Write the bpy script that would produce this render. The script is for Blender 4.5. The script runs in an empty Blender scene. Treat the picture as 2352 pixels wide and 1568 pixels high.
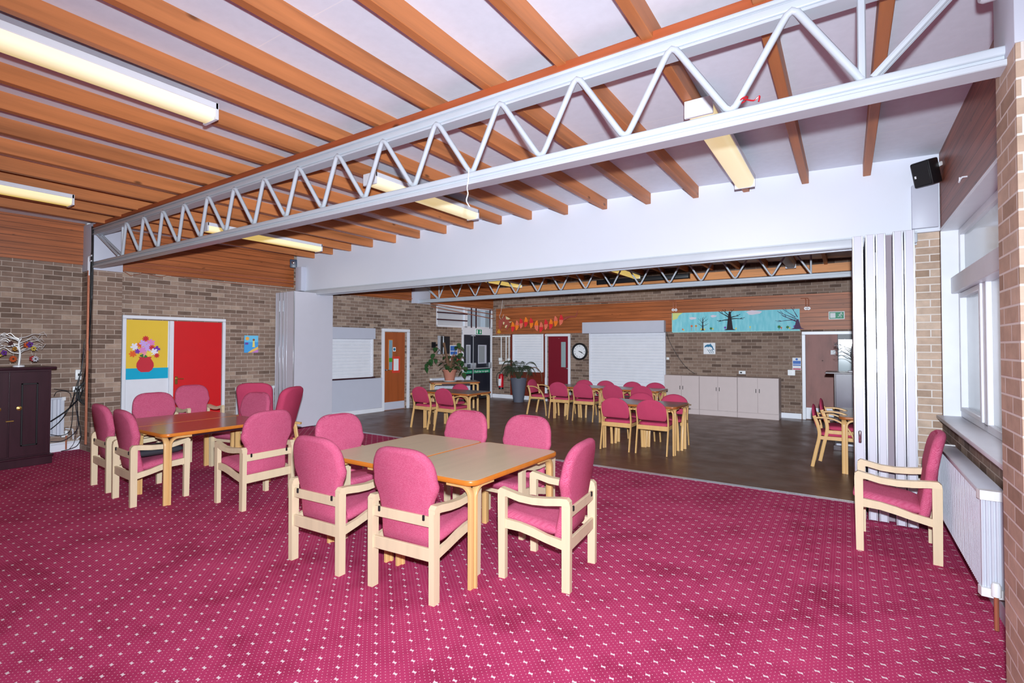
import bpy, bmesh, math, random
from mathutils import Vector, Matrix
random.seed(7)
PI = math.pi
sc = bpy.context.scene
COL = sc.collection

# ------------------------------------------------------------------ camera model (2352 x 1568)
F, YAW, PITCH, ROLL, CX, CY, H = 1163.93, .5836, .0206, .0017, 1176., 770.447, 1.63
_c, _s = math.cos, math.sin
FW = Vector((-_s(YAW)*_c(PITCH), _c(YAW)*_c(PITCH), _s(PITCH)))
RT0 = Vector((_c(YAW), _s(YAW), 0)); UP0 = RT0.cross(FW)
RT = _c(ROLL)*RT0 + _s(ROLL)*UP0; UP = -_s(ROLL)*RT0 + _c(ROLL)*UP0
EYE = Vector((0, 0, H))
def at(u, v, ax, val):                       # where the sight line of a photo point meets the plane axis = val
    d = FW + RT*((u-CX)/F) - UP*((v-CY)/F)
    t = (val-EYE[ax])/d[ax]
    return EYE + d*t

# the walls as frames: origin, direction to the viewer's right, direction into the wall
SL = math.atan(.066)
WALL = {'L': (Vector((-10.2848, 0, 0)), Vector((_s(SL), _c(SL), 0)), Vector((-_c(SL), _s(SL), 0)), PI/2-SL),
        'F': (Vector((0, 13.13, 0)), Vector((1, 0, 0)), Vector((0, 1, 0)), 0.),
        'R': (Vector((.777, 0, 0)), Vector((0, -1, 0)), Vector((1, 0, 0)), -PI/2),
        'H': (Vector((0, 6.45, 0)), Vector((1, 0, 0)), Vector((0, 1, 0)), 0.)}
def won(w, u, v, off=0.):                    # (along, height) of a photo point on a wall
    o, d, n, _ = WALL[w]
    o = o - n*off
    r = FW + RT*((u-CX)/F) - UP*((v-CY)/F)
    t = (o-EYE).dot(n)/r.dot(n)
    p = EYE + r*t
    return (p-o).dot(d), p.z
def wpt(w, s, z, off=0.):
    o, d, n, _ = WALL[w]
    p = o + d*s - n*off
    return Vector((p.x, p.y, z))

# ------------------------------------------------------------------ materials
def lin(c):
    return tuple((x/12.92 if x <= .04045 else ((x+.055)/1.055)**2.4) for x in (v/255 for v in c))
class NT:
    def __init__(s, name):
        s.m = bpy.data.materials.new(name); s.m.use_nodes = True
        s.t = s.m.node_tree; s.b = s.t.nodes['Principled BSDF']
    def n(s, typ, **kw):
        nd = s.t.nodes.new(typ)
        for k, v in kw.items():
            if isinstance(k, str) and k.startswith('i_'):
                nd.inputs[k[2:]].default_value = v
            else: setattr(nd, k, v)
        return nd
    def l(s, a, b): s.t.links.new(a, b)
    def math(s, op, a, b=None, c=None):
        nd = s.t.nodes.new('ShaderNodeMath'); nd.operation = op
        for i, x in enumerate((a, b, c)):
            if x is None: continue
            if isinstance(x, (int, float)): nd.inputs[i].default_value = x
            else: s.l(x, nd.inputs[i])
        return nd.outputs[0]
    def mix(s, fac, a, b, mode='MIX'):
        nd = s.t.nodes.new('ShaderNodeMix'); nd.data_type = 'RGBA'; nd.blend_type = mode
        for k, x in ((0, fac), (6, a), (7, b)):
            if isinstance(x, (int, float)): nd.inputs[k].default_value = x
            elif isinstance(x, tuple): nd.inputs[k].default_value = x if len(x) == 4 else x+(1,)
            else: s.l(x, nd.inputs[k])
        return nd.outputs[2]
    def ramp(s, fac, stops, interp='LINEAR'):
        nd = s.t.nodes.new('ShaderNodeValToRGB'); r = nd.color_ramp; r.interpolation = interp
        while len(r.elements) < len(stops): r.elements.new(.5)
        for e, (p, c) in zip(r.elements, stops):
            e.position = p; e.color = c+(1,) if len(c) == 3 else c
        s.l(fac, nd.inputs[0]); return nd.outputs[0]
    def coord(s): return s.n('ShaderNodeTexCoord').outputs['Object']
    def sep(s, v):
        nd = s.n('ShaderNodeSeparateXYZ'); s.l(v, nd.inputs[0]); return nd.outputs
    def comb(s, x=0., y=0., z=0.):
        nd = s.n('ShaderNodeCombineXYZ')
        for i, q in enumerate((x, y, z)):
            if isinstance(q, (int, float)): nd.inputs[i].default_value = q
            else: s.l(q, nd.inputs[i])
        return nd.outputs[0]
    def noise(s, vec, scale, detail=3, rough=.5):
        nd = s.n('ShaderNodeTexNoise'); nd.inputs['Scale'].default_value = scale
        nd.inputs['Detail'].default_value = detail; nd.inputs['Roughness'].default_value = rough
        s.l(vec, nd.inputs['Vector']); return nd.outputs['Fac']
    def done(s, col, rough=.5, bump=None, bs=.2, bd=.01, spec=.5, metal=0.):
        b = s.b
        if isinstance(col, tuple): b.inputs['Base Color'].default_value = col+(1,) if len(col) == 3 else col
        else: s.l(col, b.inputs['Base Color'])
        if isinstance(rough, (int, float)): b.inputs['Roughness'].default_value = rough
        else: s.l(rough, b.inputs['Roughness'])
        b.inputs['Specular IOR Level'].default_value = spec; b.inputs['Metallic'].default_value = metal
        if bump is not None:
            nd = s.n('ShaderNodeBump'); nd.inputs['Strength'].default_value = bs; nd.inputs['Distance'].default_value = bd
            s.l(bump, nd.inputs['Height']); s.l(nd.outputs[0], b.inputs['Normal'])
        return s.m
_plain = {}
def plain(name, rgb, rough=.5, metal=0., var=.06, spec=.5, scale=6.):
    if name in _plain: return _plain[name]
    t = NT(name); c = lin(rgb); v = t.noise(t.coord(), scale, 4)
    col = t.mix(v, tuple(x*(1-var) for x in c), tuple(min(1, x*(1+var)) for x in c))
    _plain[name] = t.done(col, rough, spec=spec, metal=metal); return _plain[name]
def brick(name, dark, mid, pale, mortar, var=1.):
    t = NT(name); x, y, z = t.sep(t.coord())
    u = t.math('ADD', x, y); vec = t.comb(u, z)
    b = t.n('ShaderNodeTexBrick', offset=.5, squash=1.)
    b.inputs['Scale'].default_value = 1.; b.inputs['Brick Width'].default_value = .225
    b.inputs['Row Height'].default_value = .075; b.inputs['Mortar Size'].default_value = .0055
    b.inputs['Mortar Smooth'].default_value = .25; b.inputs['Bias'].default_value = 0.
    b.inputs['Color1'].default_value = (0, 0, 0, 1); b.inputs['Color2'].default_value = (1, 1, 1, 1)
    b.inputs['Mortar'].default_value = (.5, .5, .5, 1)
    t.l(vec, b.inputs['Vector'])
    cl = t.ramp(b.outputs['Color'], [(0, lin(dark)), (.12, lin(dark)), (.24, lin(mid)), (.78, lin(mid)), (.9, lin(pale)), (1, lin(pale))])
    n1 = t.noise(vec, 9, 5, .6); n2 = t.noise(vec, 1.1, 3)
    cl = t.mix(.55, cl, t.ramp(n1, [(.3, (.62, .62, .62)), (.7, (1.2, 1.2, 1.2))]), 'MULTIPLY')
    cl = t.mix(.5, cl, t.ramp(n2, [(.3, (.8, .78, .76)), (.7, (1.15, 1.15, 1.15))]), 'MULTIPLY')
    cl = t.mix(b.outputs['Fac'], cl, lin(mortar))
    hgt = t.math('SUBTRACT', t.math('MULTIPLY', n1, .3), b.outputs['Fac'])
    return t.done(cl, .85, hgt, .5, .006, .25)
def boards(name, rgb, pitch=.095, groove=.07, dark=.25, rough=.45):
    t = NT(name); x, y, z = t.sep(t.coord())
    u = t.math('ADD', x, y); row = t.math('DIVIDE', z, pitch)
    fr = t.math('FRACT', row); rid = t.math('FLOOR', row)
    g = t.math('LESS_THAN', fr, groove)
    vec = t.comb(t.math('MULTIPLY', u, .8), t.math('MULTIPLY', rid, 3.7), t.math('MULTIPLY', z, 22.))
    n = t.noise(vec, 1.6, 5, .6)
    n2 = t.noise(t.comb(t.math('MULTIPLY', u, .35), t.math('MULTIPLY', rid, 5.1), 0.), 1., 2)
    c = lin(rgb)
    cl = t.ramp(n, [(.25, tuple(v*.6 for v in c)), (.5, c), (.75, tuple(min(1, v*1.35) for v in c))])
    cl = t.mix(.7, cl, t.ramp(n2, [(.3, (.7, .68, .66)), (.7, (1.2, 1.2, 1.2))]), 'MULTIPLY')
    kn = t.noise(t.comb(u, t.math('MULTIPLY', rid, 2.3), t.math('MULTIPLY', z, 3.)), 7., 1)
    cl = t.mix(t.ramp(kn, [(.74, (0, 0, 0)), (.8, (.7, .7, .7))]), cl, tuple(v*.25 for v in c))
    cl = t.mix(g, cl, tuple(v*dark for v in c))
    hgt = t.math('SUBTRACT', 1., g)
    return t.done(cl, rough, hgt, .6, .008, .4)
def timber(name, rgb, axis, rough=.5, knots=True, contrast=.45, stretch=.06, scale=9.):
    t = NT(name); co = t.coord(); x, y, z = t.sep(co)
    ob = t.n('ShaderNodeObjectInfo').outputs['Random']
    q = [x, y, z]; q[axis] = t.math('MULTIPLY', q[axis], stretch)
    q = [t.math('ADD', q[i], t.math('MULTIPLY', ob, 13.+5*i)) for i in range(3)]
    n = t.noise(t.comb(*q), scale, 5, .6)
    c = lin(rgb)
    cl = t.ramp(n, [(.25, tuple(v*(1-contrast) for v in c)), (.5, c), (.75, tuple(min(1, v*(1+contrast*.6)) for v in c))])
    if knots:
        k = [x, y, z]; k[axis] = t.math('MULTIPLY', k[axis], .45)
        k = [t.math('ADD', k[i], t.math('MULTIPLY', ob, 31.+7*i)) for i in range(3)]
        vo = t.n('ShaderNodeTexVoronoi'); vo.inputs['Scale'].default_value = 3.2; t.l(t.comb(*k), vo.inputs['Vector'])
        cl = t.mix(t.ramp(vo.outputs['Distance'], [(.03, (.85, .85, .85)), (.075, (0, 0, 0))]), cl, tuple(v*.22 for v in c))
        cl = t.mix(.6, cl, t.ramp(ob, [(0, (.78, .76, .74)), (1, (1.12, 1.1, 1.05))]), 'MULTIPLY')
    return t.done(cl, rough, n, .12, .004, .4)
def fabric(name, rgb, pale):
    t = NT(name); co = t.coord(); x, y, z = t.sep(co)
    u = t.math('ADD', x, t.math('MULTIPLY', y, .7)); w = t.math('ADD', z, t.math('MULTIPLY', y, .7))
    b = t.n('ShaderNodeTexBrick', offset=.5); b.inputs['Scale'].default_value = 1.
    b.inputs['Brick Width'].default_value = .0075; b.inputs['Row Height'].default_value = .006
    b.inputs['Mortar Size'].default_value = .0009; b.inputs['Mortar Smooth'].default_value = .6
    b.inputs['Color1'].default_value = (.55, .55, .55, 1); b.inputs['Color2'].default_value = (1, 1, 1, 1); b.inputs['Mortar'].default_value = (0, 0, 0, 1)
    t.l(t.comb(u, w), b.inputs['Vector'])
    f = t.math('MULTIPLY', t.sep(b.outputs['Color'])[0], .5)
    n = t.noise(co, 5, 3)
    cl = t.mix(f, lin(rgb), lin(pale)); cl = t.mix(.5, cl, t.ramp(n, [(.3, (.85, .85, .85)), (.7, (1.1, 1.1, 1.1))]), 'MULTIPLY')
    return t.done(cl, .95, b.outputs['Fac'], .35, -.002, .15)
def carpet():
    t = NT('carpet'); co = t.coord(); x, y, z = t.sep(co)
    def cell(px, py, ox, oy):
        a = t.math('SUBTRACT', t.math('FRACT', t.math('ADD', t.math('DIVIDE', x, px), ox)), .5)
        b = t.math('SUBTRACT', t.math('FRACT', t.math('ADD', t.math('DIVIDE', y, py), oy)), .5)
        return t.math('MULTIPLY', a, px), t.math('MULTIPLY', b, py)
    mot = None
    for o in (0., .5):
        a, b = cell(.14, .125, o, o)
        # a little bow: |b| < .004 + .5|a| inside |a| < .011, leaned
        a2 = t.math('ABSOLUTE', t.math('ADD', a, t.math('MULTIPLY', b, .3)))
        m = t.math('MULTIPLY', t.math('LESS_THAN', a2, .0118), t.math('LESS_THAN', t.math('ABSOLUTE', b), t.math('ADD', .005, t.math('MULTIPLY', a2, .35))))
        mot = m if mot is None else t.math('MAXIMUM', mot, m)
    dot = None
    for o in (0., .5):
        a, b = cell(.035, .03125, o, o)
        r = t.math('ADD', t.math('MULTIPLY', a, a), t.math('MULTIPLY', b, b))
        d = t.math('LESS_THAN', r, .003**2)
        dot = d if dot is None else t.math('MAXIMUM', dot, d)
    n = t.noise(co, 2.2, 5, .6); n2 = t.noise(co, 160, 2)
    base = t.ramp(n, [(.28, lin((150, 38, 74))), (.5, lin((184, 58, 102))), (.75, lin((198, 68, 112)))])
    base = t.mix(.5, base, t.ramp(n2, [(.3, (.75, .75, .75)), (.7, (1.15, 1.15, 1.15))]), 'MULTIPLY')
    cl = t.mix(t.math('MULTIPLY', dot, .75), base, lin((232, 168, 186)))
    cl = t.mix(t.math('MULTIPLY', mot, .92), cl, lin((236, 214, 220)))
    return t.done(cl, .95, n2, .4, .004, .1)
def vinyl():
    t = NT('vinyl_planks'); co = t.coord(); x, y, z = t.sep(co)
    b = t.n('ShaderNodeTexBrick', offset=.37); b.inputs['Scale'].default_value = 1.
    b.inputs['Brick Width'].default_value = 1.2; b.inputs['Row Height'].default_value = .1; b.inputs['Mortar Size'].default_value = .0008
    b.inputs['Color1'].default_value = (0, 0, 0, 1); b.inputs['Color2'].default_value = (1, 1, 1, 1); b.inputs['Mortar'].default_value = (.3, .3, .3, 1)
    t.l(t.comb(x, y), b.inputs['Vector'])
    n = t.noise(t.comb(t.math('MULTIPLY', x, .9), t.math('MULTIPLY', y, 16.)), 3, 5, .6)
    c = lin((112, 80, 64))
    cl = t.ramp(n, [(.25, tuple(v*.65 for v in c)), (.5, c), (.8, tuple(v*1.45 for v in c))])
    cl = t.mix(.35, cl, t.ramp(b.outputs['Color'], [(0, (.8, .8, .8)), (1, (1.15, 1.15, 1.15))]), 'MULTIPLY')
    ro = t.ramp(t.noise(co, 3., 4), [(.3, (.3, .3, .3)), (.7, (.46, .46, .46))])
    return t.done(cl, ro, n, .04, .002, .45)
def emit(name, rgb, st, base=(230, 225, 210)):
    t = NT(name); v = t.noise(t.coord(), 2., 2)
    t.l(t.mix(v, tuple(x*.92 for x in lin(rgb)), lin(rgb)), t.b.inputs['Emission Color'])
    t.b.inputs['Emission Strength'].default_value = st
    return t.done(lin(base), .4)
def glassy(name, tint=(1, 1, 1), rough=.02, alpha=.25, spec=.6):
    t = NT(name); tr = t.n('ShaderNodeBsdfTransparent'); mx = t.n('ShaderNodeMixShader')
    tr.inputs[0].default_value = tint+(1,); mx.inputs[0].default_value = alpha
    t.done(tint, rough, spec=spec)
    t.l(tr.outputs[0], mx.inputs[1]); t.l(t.b.outputs[0], mx.inputs[2])
    t.l(mx.outputs[0], t.t.nodes['Material Output'].inputs[0]); return t.m
M = {}
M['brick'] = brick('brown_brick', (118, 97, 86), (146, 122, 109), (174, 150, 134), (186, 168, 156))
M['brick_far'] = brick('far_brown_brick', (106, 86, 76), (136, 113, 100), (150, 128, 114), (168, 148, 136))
M['brick_pier'] = brick('tan_pier_brick', (172, 144, 124), (198, 170, 150), (212, 186, 166), (228, 216, 208))
M['boards'] = boards('orange_pine_boards', (166, 92, 50))
M['boards_red'] = boards('reddish_boards', (146, 82, 60), .1, .05)
M['joist'] = timber('joist_pine', (192, 118, 70), 1)
M['plate'] = timber('plate_timber', (176, 88, 50), 0)
M['fascia'] = timber('fascia_pine', (224, 150, 92), 0)
M['white'] = plain('white_gloss', (232, 232, 240), .35)
M['header'] = plain('header_white', (224, 226, 238), .7, var=.03, scale=1.5)
M['steel'] = plain('painted_steel', (198, 203, 212), .35)
M['greyw'] = plain('pale_grey_paint', (196, 197, 212), .45, var=.03)
M['panelw'] = plain('partition_laminate', (206, 204, 216), .4, var=.03)
M['alu'] = plain('brushed_aluminium', (205, 208, 216), .3, .6)
M['chrome'] = plain('chrome', (210, 210, 215), .15, 1.)
M['black'] = plain('black_plastic', (24, 24, 28), .4)
M['blackm'] = plain('black_rubber', (20, 20, 24), .6)
M['red'] = plain('bright_red_paint', (212, 4, 16), .55, var=.05)
M['maroon'] = plain('maroon_paint', (122, 8, 34), .5)
M['navy'] = plain('navy_paint', (26, 30, 44), .4)
M['brass'] = plain('brass', (196, 160, 90), .3, .9)
M['copper'] = plain('copper_pipe', (184, 112, 84), .4, .4)
M['beige'] = plain('pale_cupboard_laminate', (206, 188, 186), .5, var=.05)
M['white_metal'] = plain('radiator_white', (206, 208, 220), .35)
M['grey_pot'] = plain('grey_pot', (92, 94, 108), .7)
M['terra'] = plain('terracotta', (188, 122, 102), .8)
M['saucer'] = plain('white_saucer', (235, 235, 235), .4)
M['leaf'] = plain('dark_green_leaf', (46, 84, 44), .45, var=.35)
M['leaf2'] = plain('palm_green', (50, 66, 46), .5, var=.4)
M['stem'] = plain('stem_brown', (116, 84, 62), .8)
M['plasticw'] = plain('white_plastic', (238, 238, 240), .4)
M['paper'] = plain('white_paper', (236, 236, 240), .7)
M['yellow'] = plain('yellow_paper', (236, 196, 62), .8, var=.05, scale=3)
M['cyan'] = plain('turquoise_paper', (0, 170, 208), .8)
M['vase'] = plain('red_vase_paper', (205, 46, 62), .8)
M['green_sign'] = plain('sign_green', (0, 140, 96), .5)
M['fire'] = plain('fire_red', (196, 20, 36), .3)
M['wire'] = plain('silver_wire', (226, 226, 228), .4, .2)
M['dark_wire'] = plain('dull_silver_wire', (120, 120, 124), .4, .3)
M['blue'] = plain('notice_blue', (60, 110, 190), .6)
M['cush'] = plain('black_cushion', (52, 52, 60), .85, var=.2, scale=20)
M['bag'] = plain('navy_bag_cloth', (30, 34, 50), .8)
M['carpet'] = carpet(); M['vinyl'] = vinyl()
M['beech'] = timber('pale_beech', (226, 204, 170), 2, .45, False, .1, .1, 14)
M['golden'] = timber('golden_beech', (222, 176, 116), 2, .35, False, .14, .1, 14)
M['orange_edge'] = timber('orange_lipping', (214, 124, 44), 0, .35, False, .15, .1, 10)
M['brown_edge'] = timber('brown_lipping', (176, 100, 48), 0, .35, False, .15, .1, 10)
M['top_pale'] = timber('pale_table_laminate', (220, 198, 168), 1, .28, False, .07, .08, 12)
M['top_brown'] = timber('brown_table_laminate', (158, 112, 92), 1, .16, False, .08, .08, 12)
M['top_grey'] = timber('greybrown_table_laminate', (138, 112, 98), 0, .25, False, .08, .08, 12)
M['oak_door'] = timber('red_brown_veneer', (164, 84, 44), 2, .4, False, .2, .08, 10)
M['ply_door'] = timber('mottled_plywood', (140, 88, 80), 2, .5, False, .3, .3, 6)
M['mahog'] = timber('dark_mahogany', (58, 30, 40), 2, .3, False, .3, .2, 8)
M['dkside'] = timber('dark_polished_side', (86, 74, 92), 2, .3, False, .25, .4, 5)
M['sill_red'] = timber('red_brown_apron', (112, 40, 26), 0, .5, False, .3, .1, 8)
M['fab'] = fabric('rose_fabric', (190, 66, 104), (242, 146, 178))
M['fab_flat'] = fabric('rose_plain_fabric', (192, 64, 98), (210, 84, 116))
M['diff'] = emit('lamp_diffuser', (255, 230, 160), .62)
M['diff_warm'] = emit('lamp_diffuser_yellow', (255, 220, 110), .6)
M['diff_off'] = plain('lamp_diffuser_unlit', (200, 200, 205), .4)
M['glass'] = glassy('clear_glass', (.92, .95, .97), .03, .22)
M['frost'] = glassy('frosted_glass', (.86, .9, .92), .12, .72)
M['glass_dark'] = glassy('dim_glass', (.7, .78, .84), .05, .4)
def ceiling_mat():
    t = NT('ceiling_boards'); co = t.coord(); x, y, z = t.sep(co)
    n = t.noise(co, 14, 4, .6); c = lin((232, 236, 248))
    cl = t.mix(n, tuple(v*.92 for v in c), tuple(min(1, v*1.05) for v in c))
    fr = t.math('FRACT', t.math('DIVIDE', t.math('ADD', y, -1.868), 1.238))
    g = t.math('LESS_THAN', t.math('ABSOLUTE', t.math('SUBTRACT', fr, .5)), .002)
    fr2 = t.math('FRACT', t.math('ADD', t.math('DIVIDE', t.math('ADD', y, -1.868), 1.238), .5))
    g = t.math('LESS_THAN', t.math('ABSOLUTE', t.math('SUBTRACT', fr2, .5)), .003)
    cl = t.mix(t.math('MULTIPLY', g, .7), cl, lin((246, 246, 250)))
    return t.done(cl, .9, n, .15, .004, .2)
M['ceil'] = ceiling_mat()

# ------------------------------------------------------------------ mesh building
class MB:
    def __init__(s): s.bm = bmesh.new()
    def _new(s, fn):
        n = len(s.bm.verts); fn(); s.bm.verts.ensure_lookup_table(); return s.bm.verts[n:]
    def box(s, x0, x1, y0, y1, z0, z1, bev=0., seg=2):
        r = bmesh.ops.create_cube(s.bm, size=1.)
        vs = r['verts']
        for v in vs:
            v.co = Vector(((x0+x1)/2+v.co.x*(x1-x0), (y0+y1)/2+v.co.y*(y1-y0), (z0+z1)/2+v.co.z*(z1-z0)))
        if bev:
            es = list({e for v in vs for e in v.link_edges})
            bmesh.ops.bevel(s.bm, geom=es, offset=bev, segments=seg, affect='EDGES', profile=.5)
        return s
    def ring(s, pts, close=True):
        return [s.bm.verts.new(p) for p in pts]
    def loft(s, rings, cap=True, closed=True):
        rv = [s.ring(r) for r in rings]
        m = len(rv[0])
        for a, b in zip(rv, rv[1:]):
            for i in range(m if closed else m-1):
                j = (i+1) % m
                try: s.bm.faces.new((a[i], a[j], b[j], b[i]))
                except ValueError: pass
        if cap and closed:
            s.bm.faces.new(list(reversed(rv[0]))); s.bm.faces.new(rv[-1])
        return s
    def tube(s, pts, r, n=8, cap=True):
        pts = [Vector(p) for p in pts]; rings = []
        up = None
        for i, p in enumerate(pts):
            t = (pts[min(i+1, len(pts)-1)]-pts[max(i-1, 0)]).normalized()
            if up is None:
                up = Vector((0, 0, 1)) if abs(t.z) < .9 else Vector((1, 0, 0))
            a = t.cross(up).normalized() if t.cross(up).length > 1e-4 else t.orthogonal().normalized()
            b = a.cross(t).normalized(); up = b
            rr = r[i] if isinstance(r, (list, tuple)) else r
            rings.append([p+a*(rr*math.cos(q*2*PI/n))+b*(rr*math.sin(q*2*PI/n)) for q in range(n)])
        return s.loft(rings, cap)
    def strip(s, pts, wdir, w, th):            # a flat bar of width w along wdir and thickness th following pts
        pts = [Vector(p) for p in pts]; wdir = Vector(wdir).normalized(); rings = []
        for i, p in enumerate(pts):
            t = (pts[min(i+1, len(pts)-1)]-pts[max(i-1, 0)]).normalized()
            nn = wdir.cross(t).normalized()
            q = wdir*(w/2); m = nn*(th/2)
            e = min(w, th)*.18
            rings.append([p-q-m*.7, p-q*(1-2*e/w)-m, p+q*(1-2*e/w)-m, p+q-m*.7, p+q+m*.7, p+q*(1-2*e/w)+m, p-q*(1-2*e/w)+m, p-q+m*.7])
        return s.loft(rings)
    def prism(s, poly, axis, a, b):            # polygon in the other two axes, extruded along axis
        def P(p, h):
            return Vector((h, p[0], p[1])) if axis == 0 else Vector((p[0], h, p[1])) if axis == 1 else Vector((p[0], p[1], h))
        va = [s.bm.verts.new(P(p, a)) for p in poly]; vb = [s.bm.verts.new(P(p, b)) for p in poly]
        n = len(poly)
        s.bm.faces.new(va); s.bm.faces.new(list(reversed(vb)))
        for i in range(n):
            j = (i+1) % n; s.bm.faces.new((va[i], vb[i], vb[j], va[j]))
        return s
    def lathe(s, prof, n=24, c=(0, 0, 0), axis=2, cap=True):
        rings = []
        for r, h in prof:
            rg = []
            for i in range(n):
                q = 2*PI*i/n; x, y = r*math.cos(q), r*math.sin(q)
                p = (x, y, h) if axis == 2 else (x, h, y) if axis == 1 else (h, x, y)
                rg.append(Vector(p)+Vector(c))
            rings.append(rg)
        return s.loft(rings, cap)
    def ball(s, c, r, sx=1, sy=1, sz=1, u=12, v=8):
        r_ = bmesh.ops.create_uvsphere(s.bm, u_segments=u, v_segments=v, radius=r)
        for q in r_['verts']: q.co = Vector((q.co.x*sx, q.co.y*sy, q.co.z*sz))+Vector(c)
        return s
    def xf(s, mat):
        bmesh.ops.transform(s.bm, matrix=mat, verts=s.bm.verts); return s
    def build(s, name, mat, parent=None, loc=None, rz=0., smooth=40, sub=0):
        bmesh.ops.recalc_face_normals(s.bm, faces=s.bm.faces)
        me = bpy.data.meshes.new(name); s.bm.to_mesh(me); s.bm.free()
        me.materials.append(mat)
        if smooth:
            for p in me.polygons: p.use_smooth = True
            me.set_sharp_from_angle(angle=math.radians(smooth))
        o = bpy.data.objects.new(name, me); COL.objects.link(o)
        if parent: o.parent = parent
        if loc is not None: o.location = loc
        o.rotation_euler.z = rz
        if sub:
            md = o.modifiers.new('sub', 'SUBSURF'); md.levels = sub; md.render_levels = sub
        return o
def rrect(x0, x1, y0, y1, r, n=5):
    out = []
    for cx, cy, a in ((x1-r, y1-r, 0), (x0+r, y1-r, PI/2), (x0+r, y0+r, PI), (x1-r, y0+r, 1.5*PI)):
        for i in range(n+1):
            q = a+PI/2*i/n; out.append((cx+r*math.cos(q), cy+r*math.sin(q)))
    return out
def arc(cx, cy, r, a0, a1, n=8, ry=None):
    ry = r if ry is None else ry
    return [(cx+r*math.cos(math.radians(a0+(a1-a0)*i/n)), cy+ry*math.sin(math.radians(a0+(a1-a0)*i/n))) for i in range(n+1)]
def bez(p, n=12):                              # smooth curve through control points (Catmull-Rom)
    p = [Vector(q) for q in p]; out = []
    for i in range(len(p)-1):
        a, b, c, d = p[max(i-1, 0)], p[i], p[i+1], p[min(i+2, len(p)-1)]
        for k in range(n):
            t = k/n
            out.append(.5*((2*b)+(c-a)*t+(2*a-5*b+4*c-d)*t*t+(3*b-a-3*c+d)*t**3))
    out.append(p[-1]); return out
def tag(o, label=None, cat=None, group=None, kind=None):
    if label: o['label'] = label
    if cat: o['category'] = cat
    if group: o['group'] = group
    if kind: o['kind'] = kind
    return o
def thing(name, label, cat, loc=(0, 0, 0), rz=0., group=None):
    o = bpy.data.objects.new(name, None); COL.objects.link(o); o.empty_display_size = .1
    o.location = loc; o.rotation_euler.z = rz
    return tag(o, label, cat, group)
def wthing(name, label, cat, w, s, z, group=None, off=0.):
    return thing(name, label, cat, wpt(w, s, z, off), WALL[w][3], group)
def dup(root, loc, rz, label=None, group=None):
    r = root.copy(); COL.objects.link(r); r.location = loc; r.rotation_euler.z = rz
    if label: r['label'] = label
    if group: r['group'] = group
    for ch in list(root.children):
        c = ch.copy(); COL.objects.link(c); c.parent = r
        for g in list(ch.children):
            d = g.copy(); COL.objects.link(d); d.parent = c
    return r
def struct(name, mb, mat, loc=None, rz=0., smooth=0, label=None):
    return tag(mb.build(name, mat, None, loc, rz, smooth), label, None, None, 'structure')
def wstruct(name, mb, mat, w, smooth=0, label=None):
    return struct(name, mb, mat, wpt(w, 0, 0), WALL[w][3], smooth, label)
def onwall(mb, name, mat, label, cat, w, s, z, group=None, off=0., smooth=40):
    return tag(mb.build(name, mat, None, wpt(w, s, z, off), WALL[w][3], smooth), label, cat, group)
def text(body, size, name, mat, parent, loc, rot=(PI/2, 0, 0), ext=.0015):
    cu = bpy.data.curves.new(name, 'FONT'); cu.body = body; cu.size = size; cu.extrude = ext
    cu.align_x = 'CENTER'; cu.align_y = 'CENTER'; cu.materials.append(mat)
    tmp = bpy.data.objects.new(name, cu); me = bpy.data.meshes.new_from_object(tmp); me.name = name
    bpy.data.objects.remove(tmp); bpy.data.curves.remove(cu)
    o = bpy.data.objects.new(name, me); COL.objects.link(o); o.parent = parent; o.location = loc; o.rotation_euler = rot
    return o
ORD = 'first second third fourth fifth sixth seventh eighth ninth tenth eleventh twelfth thirteenth fourteenth fifteenth sixteenth seventeenth'.split()

# ================================================================== THE SHELL
HY = 6.45                                        # the folding partition's line
struct('floor', MB().box(-11, 1.2, -2.5, HY, -.06, 0), M['carpet'])
struct('floor_far', MB().box(-11, 1.2, HY, 13.4, -.06, 0), M['vinyl'])
tr = MB()
for a, b, h in ((HY-.055, HY-.035, .006), (HY-.025, HY-.008, .004), (HY+.0, HY+.02, .006)): tr.box(-9.9, .75, a, b, 0, h)
struct('trim_1', tr, M['alu'], label='aluminium floor track between carpet and wood floor')
# ceiling with its slight camber
CAMB = [(-11, 3.54), (-9.9, 3.555), (-8, 3.61), (-5.575, 3.645), (-4, 3.645), (-2.67, 3.63), (-1.5, 3.6), (.07, 3.552), (.75, 3.53), (1.3, 3.52)]
def cz(x):
    for (a, za), (b, zb) in zip(CAMB, CAMB[1:]):
        if a <= x <= b: return za+(zb-za)*(x-a)/(b-a)
    return CAMB[-1][1]
def ceil_slab(y0, y1):
    poly = [(x, z) for x, z in CAMB]+[(x, z+.08) for x, z in reversed(CAMB)]
    return MB().prism(poly, 1, y0, y1)
struct('ceiling', ceil_slab(-2.5, HY), M['ceil']); struct('ceiling_far', ceil_slab(HY, 13.4), M['ceil'])
# joists
JX = [.228, -.33, -.93, -1.503, -2.102, -2.705, -3.301, -3.904, -4.449, -5.003, -5.574, -6.179, -6.768, -7.377, -7.994, -8.548, -9.137]
JB = [3.416, 3.432, 3.44, 3.461, 3.477, 3.498, 3.508, 3.518, 3.52, 3.516, 3.508, 3.5, 3.486, 3.472, 3.464, 3.45, 3.432]
for far in (0, 1):
    for k, (xr, zb) in enumerate(zip(JX, JB)):
        y0, y1 = (-2.4, HY) if not far else (HY+.15, 13.08)
        b = MB().box(-.034, .034, 0, y1-y0, zb, cz(xr-.034)+.01, .004, 1)
        o = b.build('ceiling_joist', M['joist'], None, (xr-.034, y0, 0), 0, 0)
        tag(o, '%s orange pine joist from the window side under the %s' % (ORD[k], 'far hall ceiling' if far else 'ceiling of the carpeted room'),
            'joist', None, 'structure')
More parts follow.
